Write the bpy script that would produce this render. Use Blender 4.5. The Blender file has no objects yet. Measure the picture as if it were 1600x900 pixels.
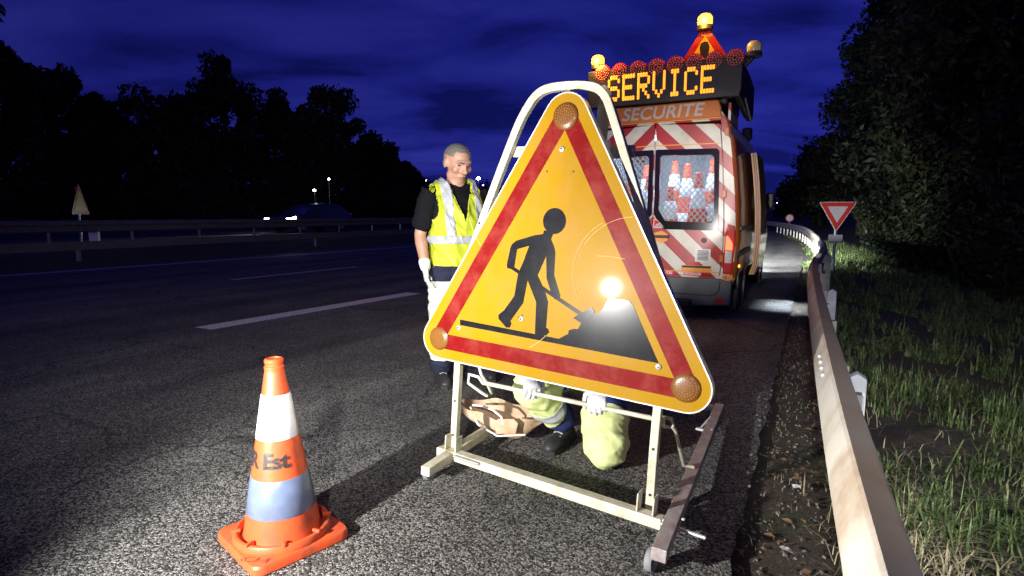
import bpy, bmesh, math, random
import numpy as np
from mathutils import Vector, Matrix
R = math.radians
random.seed(7); rng = np.random.default_rng(7)
scene = bpy.context.scene
C = scene.collection

# ------------------------------------------------------------------ camera, sky, lights, exposure
camd = bpy.data.cameras.new('camera'); cam = bpy.data.objects.new('camera', camd); C.objects.link(cam)
camd.sensor_width = 36; camd.lens = 20.25; camd.clip_start = 0.05; camd.clip_end = 4000
cam.location = (0, 0, 1.3); cam.rotation_euler = (R(90 - 7.28), 0, 0)
scene.camera = cam
scene.view_settings.view_transform = 'Standard'; scene.view_settings.look = 'None'
scene.view_settings.exposure = 0; scene.view_settings.gamma = 1; scene.view_settings.use_curve_mapping = False
scene.cycles.use_denoising = True
scene.cycles.max_bounces = 6; scene.cycles.transparent_max_bounces = 12
scene.cycles.sample_clamp_indirect = 6.0

RD = R(27.5)                                   # the road runs 27.5 degrees right of the view axis
DV = Vector((math.sin(RD), math.cos(RD), 0)); TV = Vector((math.cos(RD), -math.sin(RD), 0))
def rp(s, t, z=0.0):
    p = DV * s + TV * t; return Vector((p.x, p.y, z))

W = bpy.data.worlds.new('World'); scene.world = W; W.use_nodes = True
wn, wl = W.node_tree.nodes, W.node_tree.links
for n in list(wn): wn.remove(n)
sky = wn.new('ShaderNodeTexSky'); sky.sky_type = 'NISHITA'; sky.sun_disc = False
sky.sun_elevation = R(3.0); sky.sun_rotation = R(215); sky.air_density = 1.2; sky.ozone_density = 6.0
tc = wn.new('ShaderNodeTexCoord'); sep = wn.new('ShaderNodeSeparateXYZ'); wl.new(tc.outputs['Generated'], sep.inputs[0])
def wmath(op, a, b=None):
    n = wn.new('ShaderNodeMath'); n.operation = op
    for i, v in enumerate((a, b)):
        if v is None: continue
        if isinstance(v, (int, float)): n.inputs[i].default_value = v
        else: wl.new(v, n.inputs[i])
    return n.outputs[0]
lift = wn.new('ShaderNodeCombineXYZ'); wl.new(sep.outputs['X'], lift.inputs[0]); wl.new(sep.outputs['Y'], lift.inputs[1])
wl.new(wmath('ADD', wmath('MULTIPLY', wmath('ABSOLUTE', sep.outputs['Z']), .8), .30), lift.inputs[2]); wl.new(lift.outputs[0], sky.inputs['Vector'])
den = wmath('ADD', wmath('ABSOLUTE', sep.outputs['Z']), 0.22)
cx = wmath('DIVIDE', sep.outputs['X'], den); cy = wmath('DIVIDE', sep.outputs['Y'], den)
cmb = wn.new('ShaderNodeCombineXYZ'); wl.new(cx, cmb.inputs[0]); wl.new(wmath('MULTIPLY', cy, 1.9), cmb.inputs[1])
nz = wn.new('ShaderNodeTexNoise'); nz.inputs['Scale'].default_value = 1.15; nz.inputs['Detail'].default_value = 7; nz.inputs['Roughness'].default_value = 0.55
nz.inputs['Distortion'].default_value = 0.35
wl.new(cmb.outputs[0], nz.inputs['Vector'])
rmp = wn.new('ShaderNodeValToRGB'); wl.new(nz.outputs['Fac'], rmp.inputs[0])
el = rmp.color_ramp.elements
el[0].position = 0.36; el[0].color = (0.36, 0.40, 0.45, 1)
el[1].position = 0.66; el[1].color = (1.9, 1.75, 1.35, 1)
e2 = el.new(0.47); e2.color = (0.92, 0.9, 0.95, 1)
mul = wn.new('ShaderNodeMixRGB'); mul.blend_type = 'MULTIPLY'; mul.inputs[0].default_value = 1
wl.new(sky.outputs[0], mul.inputs[1]); wl.new(rmp.outputs[0], mul.inputs[2])
tint = wn.new('ShaderNodeMixRGB'); tint.blend_type = 'MULTIPLY'; tint.inputs[0].default_value = 1
tint.inputs[2].default_value = (1.65, .26, 1.08, 1)          # blue hour white balance
wl.new(mul.outputs[0], tint.inputs[1])
bg = wn.new('ShaderNodeBackground'); bg.inputs['Strength'].default_value = 0.15
wl.new(tint.outputs[0], bg.inputs['Color'])
wo = wn.new('ShaderNodeOutputWorld'); wl.new(bg.outputs[0], wo.inputs[0])

def aim(o, target):
    o.rotation_euler = (Vector(target) - o.location).to_track_quat('-Z', 'Y').to_euler()
def lamp(name, kind, loc, power, color=(1, 1, 1), target=None, size=0.05, angle=60, blend=0.5):
    l = bpy.data.lights.new(name, kind); o = bpy.data.objects.new(name, l); C.objects.link(o)
    l.energy = power; l.color = color; o.location = loc
    if kind in ('POINT', 'SPOT'): l.shadow_soft_size = size
    if kind == 'SPOT': l.spot_size = R(angle); l.spot_blend = blend
    if target is not None: aim(o, target)
    return o
# faint last light of the day, same direction as the sky's sun
sun = lamp('sun', 'SUN', (0, 0, 50), 0.012, (0.75, 0.8, 1.0)); sun.data.angle = R(12); sun.rotation_euler = (R(87), 0, R(35))
# work lamp held on the carriageway beside the photographer (its hard shadows fall to the right and back)
lamp('work_lamp', 'SPOT', (-1.66, 0.80, 0.89), 680, (1.0, 0.985, 0.95), (0.45, 2.9, 0.55), 0.04, 118, 0.6)
# flash beside the photographer and its spill over the rail, plus added fill spots
lamp('flash_wide', 'SPOT', (-0.5, -0.3, 1.85), 960, (1.0, 0.98, 0.94), (-2.1, 6.0, 0.95), 0.06, 64, 0.9)
lamp('van_fill', 'SPOT', (-0.6, 0.2, 2.7), 1800, (1.0, 0.94, 0.84), (2.35, 7.6, 1.45), 0.06, 21, 0.9)  # narrow spot added to brighten the van rear, aimed over the sign
lamp('flash_spill', 'SPOT', (-0.35, -0.75, 2.15), 820, (0.93, 0.97, 1.0), (4.3, 4.2, -0.3), 0.10, 47, 0.95)

lamp('yield_sign_fill', 'SPOT', (-0.3, 0.0, 1.9), 2600, (0.97, 0.98, 1.0), (6.75, 12.0, 1.3), 0.06, 5, 0.9)  # narrow spot added to brighten the yield sign alone

# ------------------------------------------------------------------ materials
MATS = {}
def nodes_of(name):
    m = bpy.data.materials.new(name); m.use_nodes = True
    return m, m.node_tree.nodes, m.node_tree.links, m.node_tree.nodes['Principled BSDF']
def M(name, col=(.5, .5, .5), rough=.6, metal=0., var=.18, vs=9., bump=0., bs=60., coat=0., em=None, es=0., dirt=None, dirt_amt=.0, dirt_scale=6., spec=.5, sheen=0.):
    if name in MATS: return MATS[name]
    m, N, L, b = nodes_of(name)
    tc = N.new('ShaderNodeTexCoord')
    nz = N.new('ShaderNodeTexNoise'); nz.inputs['Scale'].default_value = vs; nz.inputs['Detail'].default_value = 6
    L.new(tc.outputs['Object'], nz.inputs['Vector'])
    mx = N.new('ShaderNodeMixRGB')
    mx.inputs[1].default_value = (*[max(0, c * (1 - var)) for c in col], 1); mx.inputs[2].default_value = (*[min(1, c * (1 + var)) for c in col], 1)
    L.new(nz.outputs['Fac'], mx.inputs[0]); out = mx.outputs[0]
    if dirt:
        n2 = N.new('ShaderNodeTexNoise'); n2.inputs['Scale'].default_value = dirt_scale; n2.inputs['Detail'].default_value = 9; n2.inputs['Roughness'].default_value = .68
        L.new(tc.outputs['Object'], n2.inputs['Vector'])
        rp_ = N.new('ShaderNodeValToRGB'); rp_.color_ramp.elements[0].position = .44; rp_.color_ramp.elements[1].position = .66
        rp_.color_ramp.elements[1].color = (dirt_amt,) * 3 + (1,)
        L.new(n2.outputs['Fac'], rp_.inputs[0])
        m2 = N.new('ShaderNodeMixRGB'); L.new(rp_.outputs[0], m2.inputs[0]); L.new(out, m2.inputs[1]); m2.inputs[2].default_value = (*dirt, 1); out = m2.outputs[0]
    L.new(out, b.inputs['Base Color'])
    b.inputs['Roughness'].default_value = rough; b.inputs['Metallic'].default_value = metal
    b.inputs['Specular IOR Level'].default_value = spec
    if coat: b.inputs['Coat Weight'].default_value = coat; b.inputs['Coat Roughness'].default_value = .06
    if sheen: b.inputs['Sheen Weight'].default_value = sheen
    if em: b.inputs['Emission Color'].default_value = (*em, 1); b.inputs['Emission Strength'].default_value = es
    if bump:
        n3 = N.new('ShaderNodeTexNoise'); n3.inputs['Scale'].default_value = bs; n3.inputs['Detail'].default_value = 4
        L.new(tc.outputs['Object'], n3.inputs['Vector'])
        bp = N.new('ShaderNodeBump'); bp.inputs['Strength'].default_value = bump; bp.inputs['Distance'].default_value = .01
        L.new(n3.outputs['Fac'], bp.inputs['Height']); L.new(bp.outputs[0], b.inputs['Normal'])
    MATS[name] = m; return m

def asphalt_mat(name, dark, light, wet=.7):
    m, N, L, b = nodes_of(name)
    tc = N.new('ShaderNodeTexCoord')
    v = N.new('ShaderNodeTexVoronoi'); v.inputs['Scale'].default_value = 120; L.new(tc.outputs['Object'], v.inputs['Vector'])
    v2 = N.new('ShaderNodeTexVoronoi'); v2.inputs['Scale'].default_value = 300; L.new(tc.outputs['Object'], v2.inputs['Vector'])
    big = N.new('ShaderNodeTexNoise'); big.inputs['Scale'].default_value = .9; big.inputs['Detail'].default_value = 8; big.inputs['Roughness'].default_value = .65
    L.new(tc.outputs['Object'], big.inputs['Vector'])
    sp = N.new('ShaderNodeSeparateColor'); L.new(v.outputs['Color'], sp.inputs[0])
    r = N.new('ShaderNodeValToRGB'); r.color_ramp.elements[0].position = .25; r.color_ramp.elements[0].color = (*dark, 1)
    r.color_ramp.elements[1].position = .97; r.color_ramp.elements[1].color = (*light, 1)
    L.new(sp.outputs[0], r.inputs[0])
    r2 = N.new('ShaderNodeValToRGB'); r2.color_ramp.elements[0].position = .3; r2.color_ramp.elements[0].color = (.62, .62, .64, 1)
    r2.color_ramp.elements[1].position = .72; r2.color_ramp.elements[1].color = (1.3, 1.27, 1.2, 1); L.new(big.outputs['Fac'], r2.inputs[0])
    mx = N.new('ShaderNodeMixRGB'); mx.blend_type = 'MULTIPLY'; mx.inputs[0].default_value = 1; L.new(r.outputs[0], mx.inputs[1]); L.new(r2.outputs[0], mx.inputs[2])
    # long wheel-worn streaks along the road, a few sealed cracks and oily spots
    def dot(v):
        d = N.new('ShaderNodeVectorMath'); d.operation = 'DOT_PRODUCT'; d.inputs[1].default_value = v; L.new(tc.outputs['Object'], d.inputs[0]); return d.outputs['Value']
    cb = N.new('ShaderNodeCombineXYZ'); L.new(dot(tuple(TV * 1.6)), cb.inputs[0]); L.new(dot(tuple(DV * .10)), cb.inputs[1])
    st = N.new('ShaderNodeTexNoise'); st.inputs['Scale'].default_value = 1.0; st.inputs['Detail'].default_value = 5; L.new(cb.outputs[0], st.inputs['Vector'])
    rs = N.new('ShaderNodeValToRGB'); rs.color_ramp.elements[0].position = .36; rs.color_ramp.elements[0].color = (.60, .60, .60, 1); rs.color_ramp.elements[1].position = .62; rs.color_ramp.elements[1].color = (1.18, 1.17, 1.14, 1); L.new(st.outputs['Fac'], rs.inputs[0])
    dn = N.new('ShaderNodeTexNoise'); dn.inputs['Scale'].default_value = 1.3; dn.inputs['Detail'].default_value = 4; L.new(tc.outputs['Object'], dn.inputs['Vector'])
    av = N.new('ShaderNodeVectorMath'); av.operation = 'MULTIPLY_ADD'; av.inputs[1].default_value = (.9, .9, 0); L.new(dn.outputs['Color'], av.inputs[0]); L.new(tc.outputs['Object'], av.inputs[2])
    ck = N.new('ShaderNodeTexVoronoi'); ck.feature = 'DISTANCE_TO_EDGE'; ck.inputs['Scale'].default_value = .42; L.new(av.outputs[0], ck.inputs['Vector'])
    rk = N.new('ShaderNodeValToRGB'); rk.color_ramp.elements[0].position = .0; rk.color_ramp.elements[0].color = (.35, .35, .35, 1); rk.color_ramp.elements[1].position = .006; rk.color_ramp.elements[1].color = (1, 1, 1, 1); L.new(ck.outputs['Distance'], rk.inputs[0])
    sn = N.new('ShaderNodeTexNoise'); sn.inputs['Scale'].default_value = 3.4; sn.inputs['Detail'].default_value = 3; L.new(tc.outputs['Object'], sn.inputs['Vector'])
    rn = N.new('ShaderNodeValToRGB'); rn.color_ramp.elements[0].position = .24; rn.color_ramp.elements[0].color = (.45, .45, .45, 1); rn.color_ramp.elements[1].position = .36; rn.color_ramp.elements[1].color = (1, 1, 1, 1); L.new(sn.outputs['Fac'], rn.inputs[0])
    cur = mx.outputs[0]
    for o_ in (rs, rk, rn):
        q = N.new('ShaderNodeMixRGB'); q.blend_type = 'MULTIPLY'; q.inputs[0].default_value = 1; L.new(cur, q.inputs[1]); L.new(o_.outputs[0], q.inputs[2]); cur = q.outputs[0]
    L.new(cur, b.inputs['Base Color']); b.inputs['Roughness'].default_value = wet; b.inputs['Specular IOR Level'].default_value = .25
    ad = N.new('ShaderNodeMath'); ad.operation = 'ADD'; L.new(v.outputs['Distance'], ad.inputs[0])
    ml = N.new('ShaderNodeMath'); ml.operation = 'MULTIPLY'; ml.inputs[1].default_value = .5; L.new(v2.outputs['Distance'], ml.inputs[0]); L.new(ml.outputs[0], ad.inputs[1])
    bp = N.new('ShaderNodeBump'); bp.invert = True; bp.inputs['Strength'].default_value = 1.0; bp.inputs['Distance'].default_value = .009
    L.new(ad.outputs[0], bp.inputs['Height']); L.new(bp.outputs[0], b.inputs['Normal'])
    return m

def terrain_mat():
    m, N, L, b = nodes_of('terrain')
    tc = N.new('ShaderNodeTexCoord')
    n1 = N.new('ShaderNodeTexNoise'); n1.inputs['Scale'].default_value = 3.2; n1.inputs['Detail'].default_value = 10; n1.inputs['Roughness'].default_value = .7
    n2 = N.new('ShaderNodeTexNoise'); n2.inputs['Scale'].default_value = 45; n2.inputs['Detail'].default_value = 8; n2.inputs['Roughness'].default_value = .75
    for n in (n1, n2): L.new(tc.outputs['Object'], n.inputs['Vector'])
    r = N.new('ShaderNodeValToRGB'); e = r.color_ramp.elements
    e[0].position = .3; e[0].color = (.025, .018, .012, 1); e[1].position = .72; e[1].color = (.20, .155, .11, 1)
    x = e.new(.55); x.color = (.08, .06, .042, 1)
    L.new(n2.outputs['Fac'], r.inputs[0])
    g = N.new('ShaderNodeMixRGB'); g.inputs[2].default_value = (.03, .045, .016, 1); L.new(r.outputs[0], g.inputs[1])
    r2 = N.new('ShaderNodeValToRGB'); r2.color_ramp.elements[0].position = .5; r2.color_ramp.elements[1].position = .62; L.new(n1.outputs['Fac'], r2.inputs[0]); L.new(r2.outputs[0], g.inputs[0])
    L.new(g.outputs[0], b.inputs['Base Color']); b.inputs['Roughness'].default_value = .95
    bp = N.new('ShaderNodeBump'); bp.inputs['Strength'].default_value = 1; bp.inputs['Distance'].default_value = .03
    L.new(n2.outputs['Fac'], bp.inputs['Height']); L.new(bp.outputs[0], b.inputs['Normal'])
    return m

def leaf_mat(name, c1, c2, sc=2.2):
    m, N, L, b = nodes_of(name)
    oi = N.new('ShaderNodeTexCoord'); n = N.new('ShaderNodeTexNoise'); n.inputs['Scale'].default_value = sc; n.inputs['Detail'].default_value = 5; L.new(oi.outputs['Object'], n.inputs['Vector'])
    r = N.new('ShaderNodeValToRGB'); r.color_ramp.elements[0].position = .35; r.color_ramp.elements[1].position = .65
    r.color_ramp.elements[0].color = (*c1, 1); r.color_ramp.elements[1].color = (*c2, 1); L.new(n.outputs['Fac'], r.inputs[0])
    L.new(r.outputs[0], b.inputs['Base Color']); b.inputs['Roughness'].default_value = .55; b.inputs['Specular IOR Level'].default_value = .3
    return m

def chevron_mat(name, period=.40, mirror=True, slope=.95, red=(.40, .008, .008), white=(.66, .63, .55)):
    m, N, L, b = nodes_of(name)
    tc = N.new('ShaderNodeTexCoord'); sp = N.new('ShaderNodeSeparateXYZ'); L.new(tc.outputs['Object'], sp.inputs[0])
    def mt(op, a, bb=None):
        n = N.new('ShaderNodeMath'); n.operation = op
        for i, v in enumerate((a, bb)):
            if v is None: continue
            if isinstance(v, (int, float)): n.inputs[i].default_value = v
            else: L.new(v, n.inputs[i])
        return n.outputs[0]
    xa = mt('ABSOLUTE', sp.outputs['X']) if mirror else sp.outputs['X']
    v = mt('FRACT', mt('DIVIDE', mt('ADD', mt('MULTIPLY', xa, slope), mt('ADD', sp.outputs['Z'], .12)), period))
    st = mt('GREATER_THAN', v, .5)
    mx = N.new('ShaderNodeMixRGB'); L.new(st, mx.inputs[0]); mx.inputs[1].default_value = (*red, 1); mx.inputs[2].default_value = (*white, 1)
    nz = N.new('ShaderNodeTexNoise'); nz.inputs['Scale'].default_value = 4; nz.inputs['Detail'].default_value = 8; L.new(tc.outputs['Object'], nz.inputs['Vector'])
    r = N.new('ShaderNodeValToRGB'); r.color_ramp.elements[0].position = .25; r.color_ramp.elements[0].color = (.7, .66, .6, 1); r.color_ramp.elements[1].position = .6; r.color_ramp.elements[1].color = (1, 1, 1, 1); L.new(nz.outputs['Fac'], r.inputs[0])
    m2 = N.new('ShaderNodeMixRGB'); m2.blend_type = 'MULTIPLY'; m2.inputs[0].default_value = 1; L.new(mx.outputs[0], m2.inputs[1]); L.new(r.outputs[0], m2.inputs[2])
    L.new(m2.outputs[0], b.inputs['Base Color']); b.inputs['Roughness'].default_value = .32; b.inputs['Coat Weight'].default_value = .4; b.inputs['Coat Roughness'].default_value = .15
    return m

def glass_mat():
    m, N, L, b = nodes_of('window_glass')
    t = N.new('ShaderNodeBsdfTransparent'); t.inputs[0].default_value = (.88, .92, .95, 1)
    g = N.new('ShaderNodeBsdfGlossy'); g.inputs['Roughness'].default_value = .03
    f = N.new('ShaderNodeFresnel'); f.inputs[0].default_value = 1.45
    mx = N.new('ShaderNodeMixShader'); L.new(f.outputs[0], mx.inputs[0]); L.new(t.outputs[0], mx.inputs[1]); L.new(g.outputs[0], mx.inputs[2])
    L.new(mx.outputs[0], N['Material Output'].inputs[0]); return m

MT = dict(
    yellow=M('sign_yellow_sheeting', (.34, .185, .005), .36, var=.16, vs=5, coat=.10, spec=.06, dirt=(.36, .19, .04), dirt_amt=.6, dirt_scale=7),
    signred=M('sign_red_sheeting', (.17, .006, .006), .36, var=.16, vs=6, coat=.10, spec=.06, dirt=(.30, .07, .05), dirt_amt=.4, dirt_scale=9),
    signblack=M('sign_black_film', (.010, .010, .012), .22, var=.3, coat=.06, spec=.12, dirt=(.03, .03, .035), dirt_amt=.4, dirt_scale=12),
    rim=M('sign_rim_aluminium', (.70, .70, .66), .38, .25, dirt=(.3, .28, .24), dirt_amt=.5),
    frame=M('frame_cream_paint', (.58, .55, .42), .45, var=.1, bump=.12, bs=40, dirt=(.30, .24, .12), dirt_amt=.6, dirt_scale=14),
    rust=M('bare_rusty_steel', (.42, .39, .38), .55, .3, var=.3, vs=14, bump=.3, bs=90, dirt=(.24, .11, .06), dirt_amt=.6, dirt_scale=9),
    steel=M('galvanised_steel', (.55, .56, .57), .42, .6, var=.2, vs=20, bump=.1),
    lens=M('amber_lamp_lens', (.16, .06, .012), .3, var=.3, vs=30, coat=.4),
    lens_dot=M('amber_lens_facet', (.30, .14, .03), .25, coat=.3),
    rubber=M('black_rubber', (.03, .03, .032), .75, bump=.2),
    grey_rubber=M('grey_caster_rubber', (.20, .20, .21), .7),
    cone=M('cone_orange_plastic', (.70, .085, .022), .42, var=.14, vs=6, coat=.15, bump=.06, bs=30, dirt=(.20, .06, .03), dirt_amt=.75, dirt_scale=9),
    coneband=M('cone_reflective_band', (.74, .77, .80), .30, var=.1, vs=16, coat=.4, dirt=(.45, .48, .5), dirt_amt=.3, dirt_scale=22),
    coneband2=M('cone_worn_band', (.115, .15, .25), .32, var=.3, vs=18, coat=.4, dirt=(.10, .12, .18), dirt_amt=.7, dirt_scale=20),
    ink=M('black_marker_ink', (.02, .018, .018), .6),
    asphalt=asphalt_mat('asphalt', (.028, .028, .028), (.30, .295, .285)),
    asphalt2=asphalt_mat('asphalt_opposite', (.02, .02, .02), (.12, .12, .12)),
    paint=M('road_marking_paint', (.80, .80, .78), .6, var=.12, vs=30, bump=.5, bs=140, dirt=(.10, .10, .10), dirt_amt=.7, dirt_scale=30),
    terrain=terrain_mat(),
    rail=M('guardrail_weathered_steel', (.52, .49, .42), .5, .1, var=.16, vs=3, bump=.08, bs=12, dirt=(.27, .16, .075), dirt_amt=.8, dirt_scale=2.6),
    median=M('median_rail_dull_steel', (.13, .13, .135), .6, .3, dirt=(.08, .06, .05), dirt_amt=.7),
    post=M('guardrail_post_steel', (.40, .39, .36), .5, .5, dirt=(.2, .12, .06), dirt_amt=.6),
    white=M('white_plastic', (.80, .80, .78), .45, var=.08, dirt=(.4, .38, .34), dirt_amt=.3),
    orange=M('van_orange_paint', (.50, .125, .008), .32, var=.06, coat=.6, dirt=(.3, .10, .03), dirt_amt=.35),
    dorange=M('fairing_orange_paint', (.60, .17, .02), .35, var=.08, coat=.5),
    chev=chevron_mat('van_chevron_film'), chev2=chevron_mat('roof_stripe_film', .22, False),
    black=M('black_plastic', (.02, .02, .022), .45, bump=.1), gloss=M('black_gloss_glass', (.008, .008, .009), .12, coat=.5),
    bumper=M('grey_bumper_plastic', (.11, .12, .13), .55, var=.15, bump=.15, bs=200),
    redlens=M('red_lamp_lens', (.50, .02, .015), .25, coat=.3), clear=M('clear_lamp_lens', (.55, .5, .5), .15, coat=.6, var=.4, vs=60, bump=.4, bs=80),
    redlit=M('red_lamp_lit', (.9, .1, .05), .3, em=(1, .11, .04), es=3.2),
    amber=M('amber_beacon_lit', (1, .6, .1), .3, em=(1.0, .46, .04), es=2.0),
    amberoff=M('amber_beacon_unlit', (.75, .55, .22), .15, coat=.6, var=.3, vs=30),
    led=M('amber_led_lit', (1, .5, .05), .4, em=(1.0, .27, .014), es=1.75),
    leddark=M('led_dark', (.05, .035, .02), .4),
    liner=M('van_interior_liner', (.62, .64, .66), .6), glass=glass_mat(),
    headlit=M('headlamp_lit', (1, 1, 1), .3, em=(.95, 1.0, 1.0), es=40), taillit=M('tail_lamp_lit', (.8, .05, .05), .3, em=(1, .04, .04), es=1.1),
    stlamp=M('street_lamp_lit', (1, 1, 1), .3, em=(.85, .95, 1.0), es=45), stlamp2=M('street_lamp_violet_lit', (1, 1, 1), .3, em=(.45, .2, 1.0), es=20),
    stlamp3=M('street_lamp_warm_lit', (1, 1, 1), .3, em=(1.0, .75, .4), es=22),
    carpaint=M('dark_car_paint', (.03, .035, .045), .3, coat=.8), bark=M('bark', (.06, .045, .03), .9, bump=.6, bs=20),
    leafA=leaf_mat('leaves_dark', (.010, .016, .007), (.028, .038, .014)), leafB=leaf_mat('leaves_olive', (.014, .019, .007), (.045, .05, .017)),
    leafC=leaf_mat('leaves_russet', (.035, .03, .012), (.08, .06, .025)),
    grass=leaf_mat('grass_blades', (.03, .06, .014), (.17, .22, .08), 16), straw=leaf_mat('dry_grass', (.20, .16, .09), (.42, .36, .22)),
    skin=M('skin', (.46, .25, .17), .5, var=.12, vs=25, bump=.08, bs=60), hair=M('grey_hair', (.15, .14, .12), .75, var=.35, vs=60, bump=.6, bs=180),
    eye=M('eye_dark', (.03, .02, .02), .3), tshirt=M('black_cotton', (.008, .008, .010), .9, bump=.3, bs=25, spec=.1),
    vest=M('hi_vis_vest_lime', (.48, .55, .03), .6, var=.12, vs=10, bump=.5, bs=18), silver=M('silver_reflective_tape', (.40, .41, .44), .4, var=.3, vs=40, bump=.2, bs=90),
    lime=M('hi_vis_trouser_lime', (.76, .84, .36), .6, var=.12, bump=.5, bs=14), dnavy=M('dark_navy_cotton', (.012, .014, .04), .85, var=.2, bump=.5, bs=18), navy=M('navy_workwear', (.025, .035, .17), .8, var=.2, bump=.5, bs=18),
    pale=M('pale_reflective_trouser', (.80, .82, .70), .5, var=.08, bump=.5, bs=14), glove=M('off_white_glove', (.74, .74, .66), .8, bump=.5, bs=60),
    gglove=M('grey_glove', (.60, .60, .62), .75, bump=.5, bs=60), boot=M('black_leather_boot', (.03, .03, .033), .5, bump=.3, bs=40),
    bag=M('tan_canvas_bag', (.62, .44, .30), .8, var=.3, vs=8, bump=.5, bs=16, dirt=(.30, .16, .04), dirt_amt=.8, dirt_scale=5),
    rope=M('white_cord', (.72, .70, .62), .8), tarp=M('blue_edge_strip', (.05, .09, .42), .5), door_lit=M('door_edge_lamplit', (.72, .36, .05), .45),
    paper=M('scrap_paper', (.6, .58, .55), .8), stone=M('stones', (.16, .14, .12), .9, bump=.4), deadleaf=M('dead_leaves', (.16, .09, .04), .8, var=.4),
    plate=M('sticker_white', (.72, .72, .70), .4), ork=M('orange_plate', (.80, .30, .04), .4, coat=.3), grey=M('grey_text_film', (.50, .47, .42), .4),
    signwhite=M('sign_white_sheeting', (.74, .72, .66), .35, var=.15, vs=12), ygred=M('yield_red_sheeting', (.75, .04, .02), .4, coat=.2),
)

def top_lamp_tint(m, col, amt):
    # brown tint of the van's lamps put into the colour of the rail's upward faces
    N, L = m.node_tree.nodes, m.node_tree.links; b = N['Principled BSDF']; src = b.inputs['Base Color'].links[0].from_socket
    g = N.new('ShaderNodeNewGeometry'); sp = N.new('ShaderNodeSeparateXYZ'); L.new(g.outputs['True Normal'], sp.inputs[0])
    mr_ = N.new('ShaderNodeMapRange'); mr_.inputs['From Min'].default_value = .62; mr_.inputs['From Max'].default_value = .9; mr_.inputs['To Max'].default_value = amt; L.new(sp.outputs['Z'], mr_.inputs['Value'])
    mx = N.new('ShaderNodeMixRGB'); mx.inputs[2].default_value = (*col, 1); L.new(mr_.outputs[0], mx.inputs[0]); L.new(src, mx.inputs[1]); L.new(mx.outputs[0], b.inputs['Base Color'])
top_lamp_tint(MT['rail'], (.22, .155, .10), .75)
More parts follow.
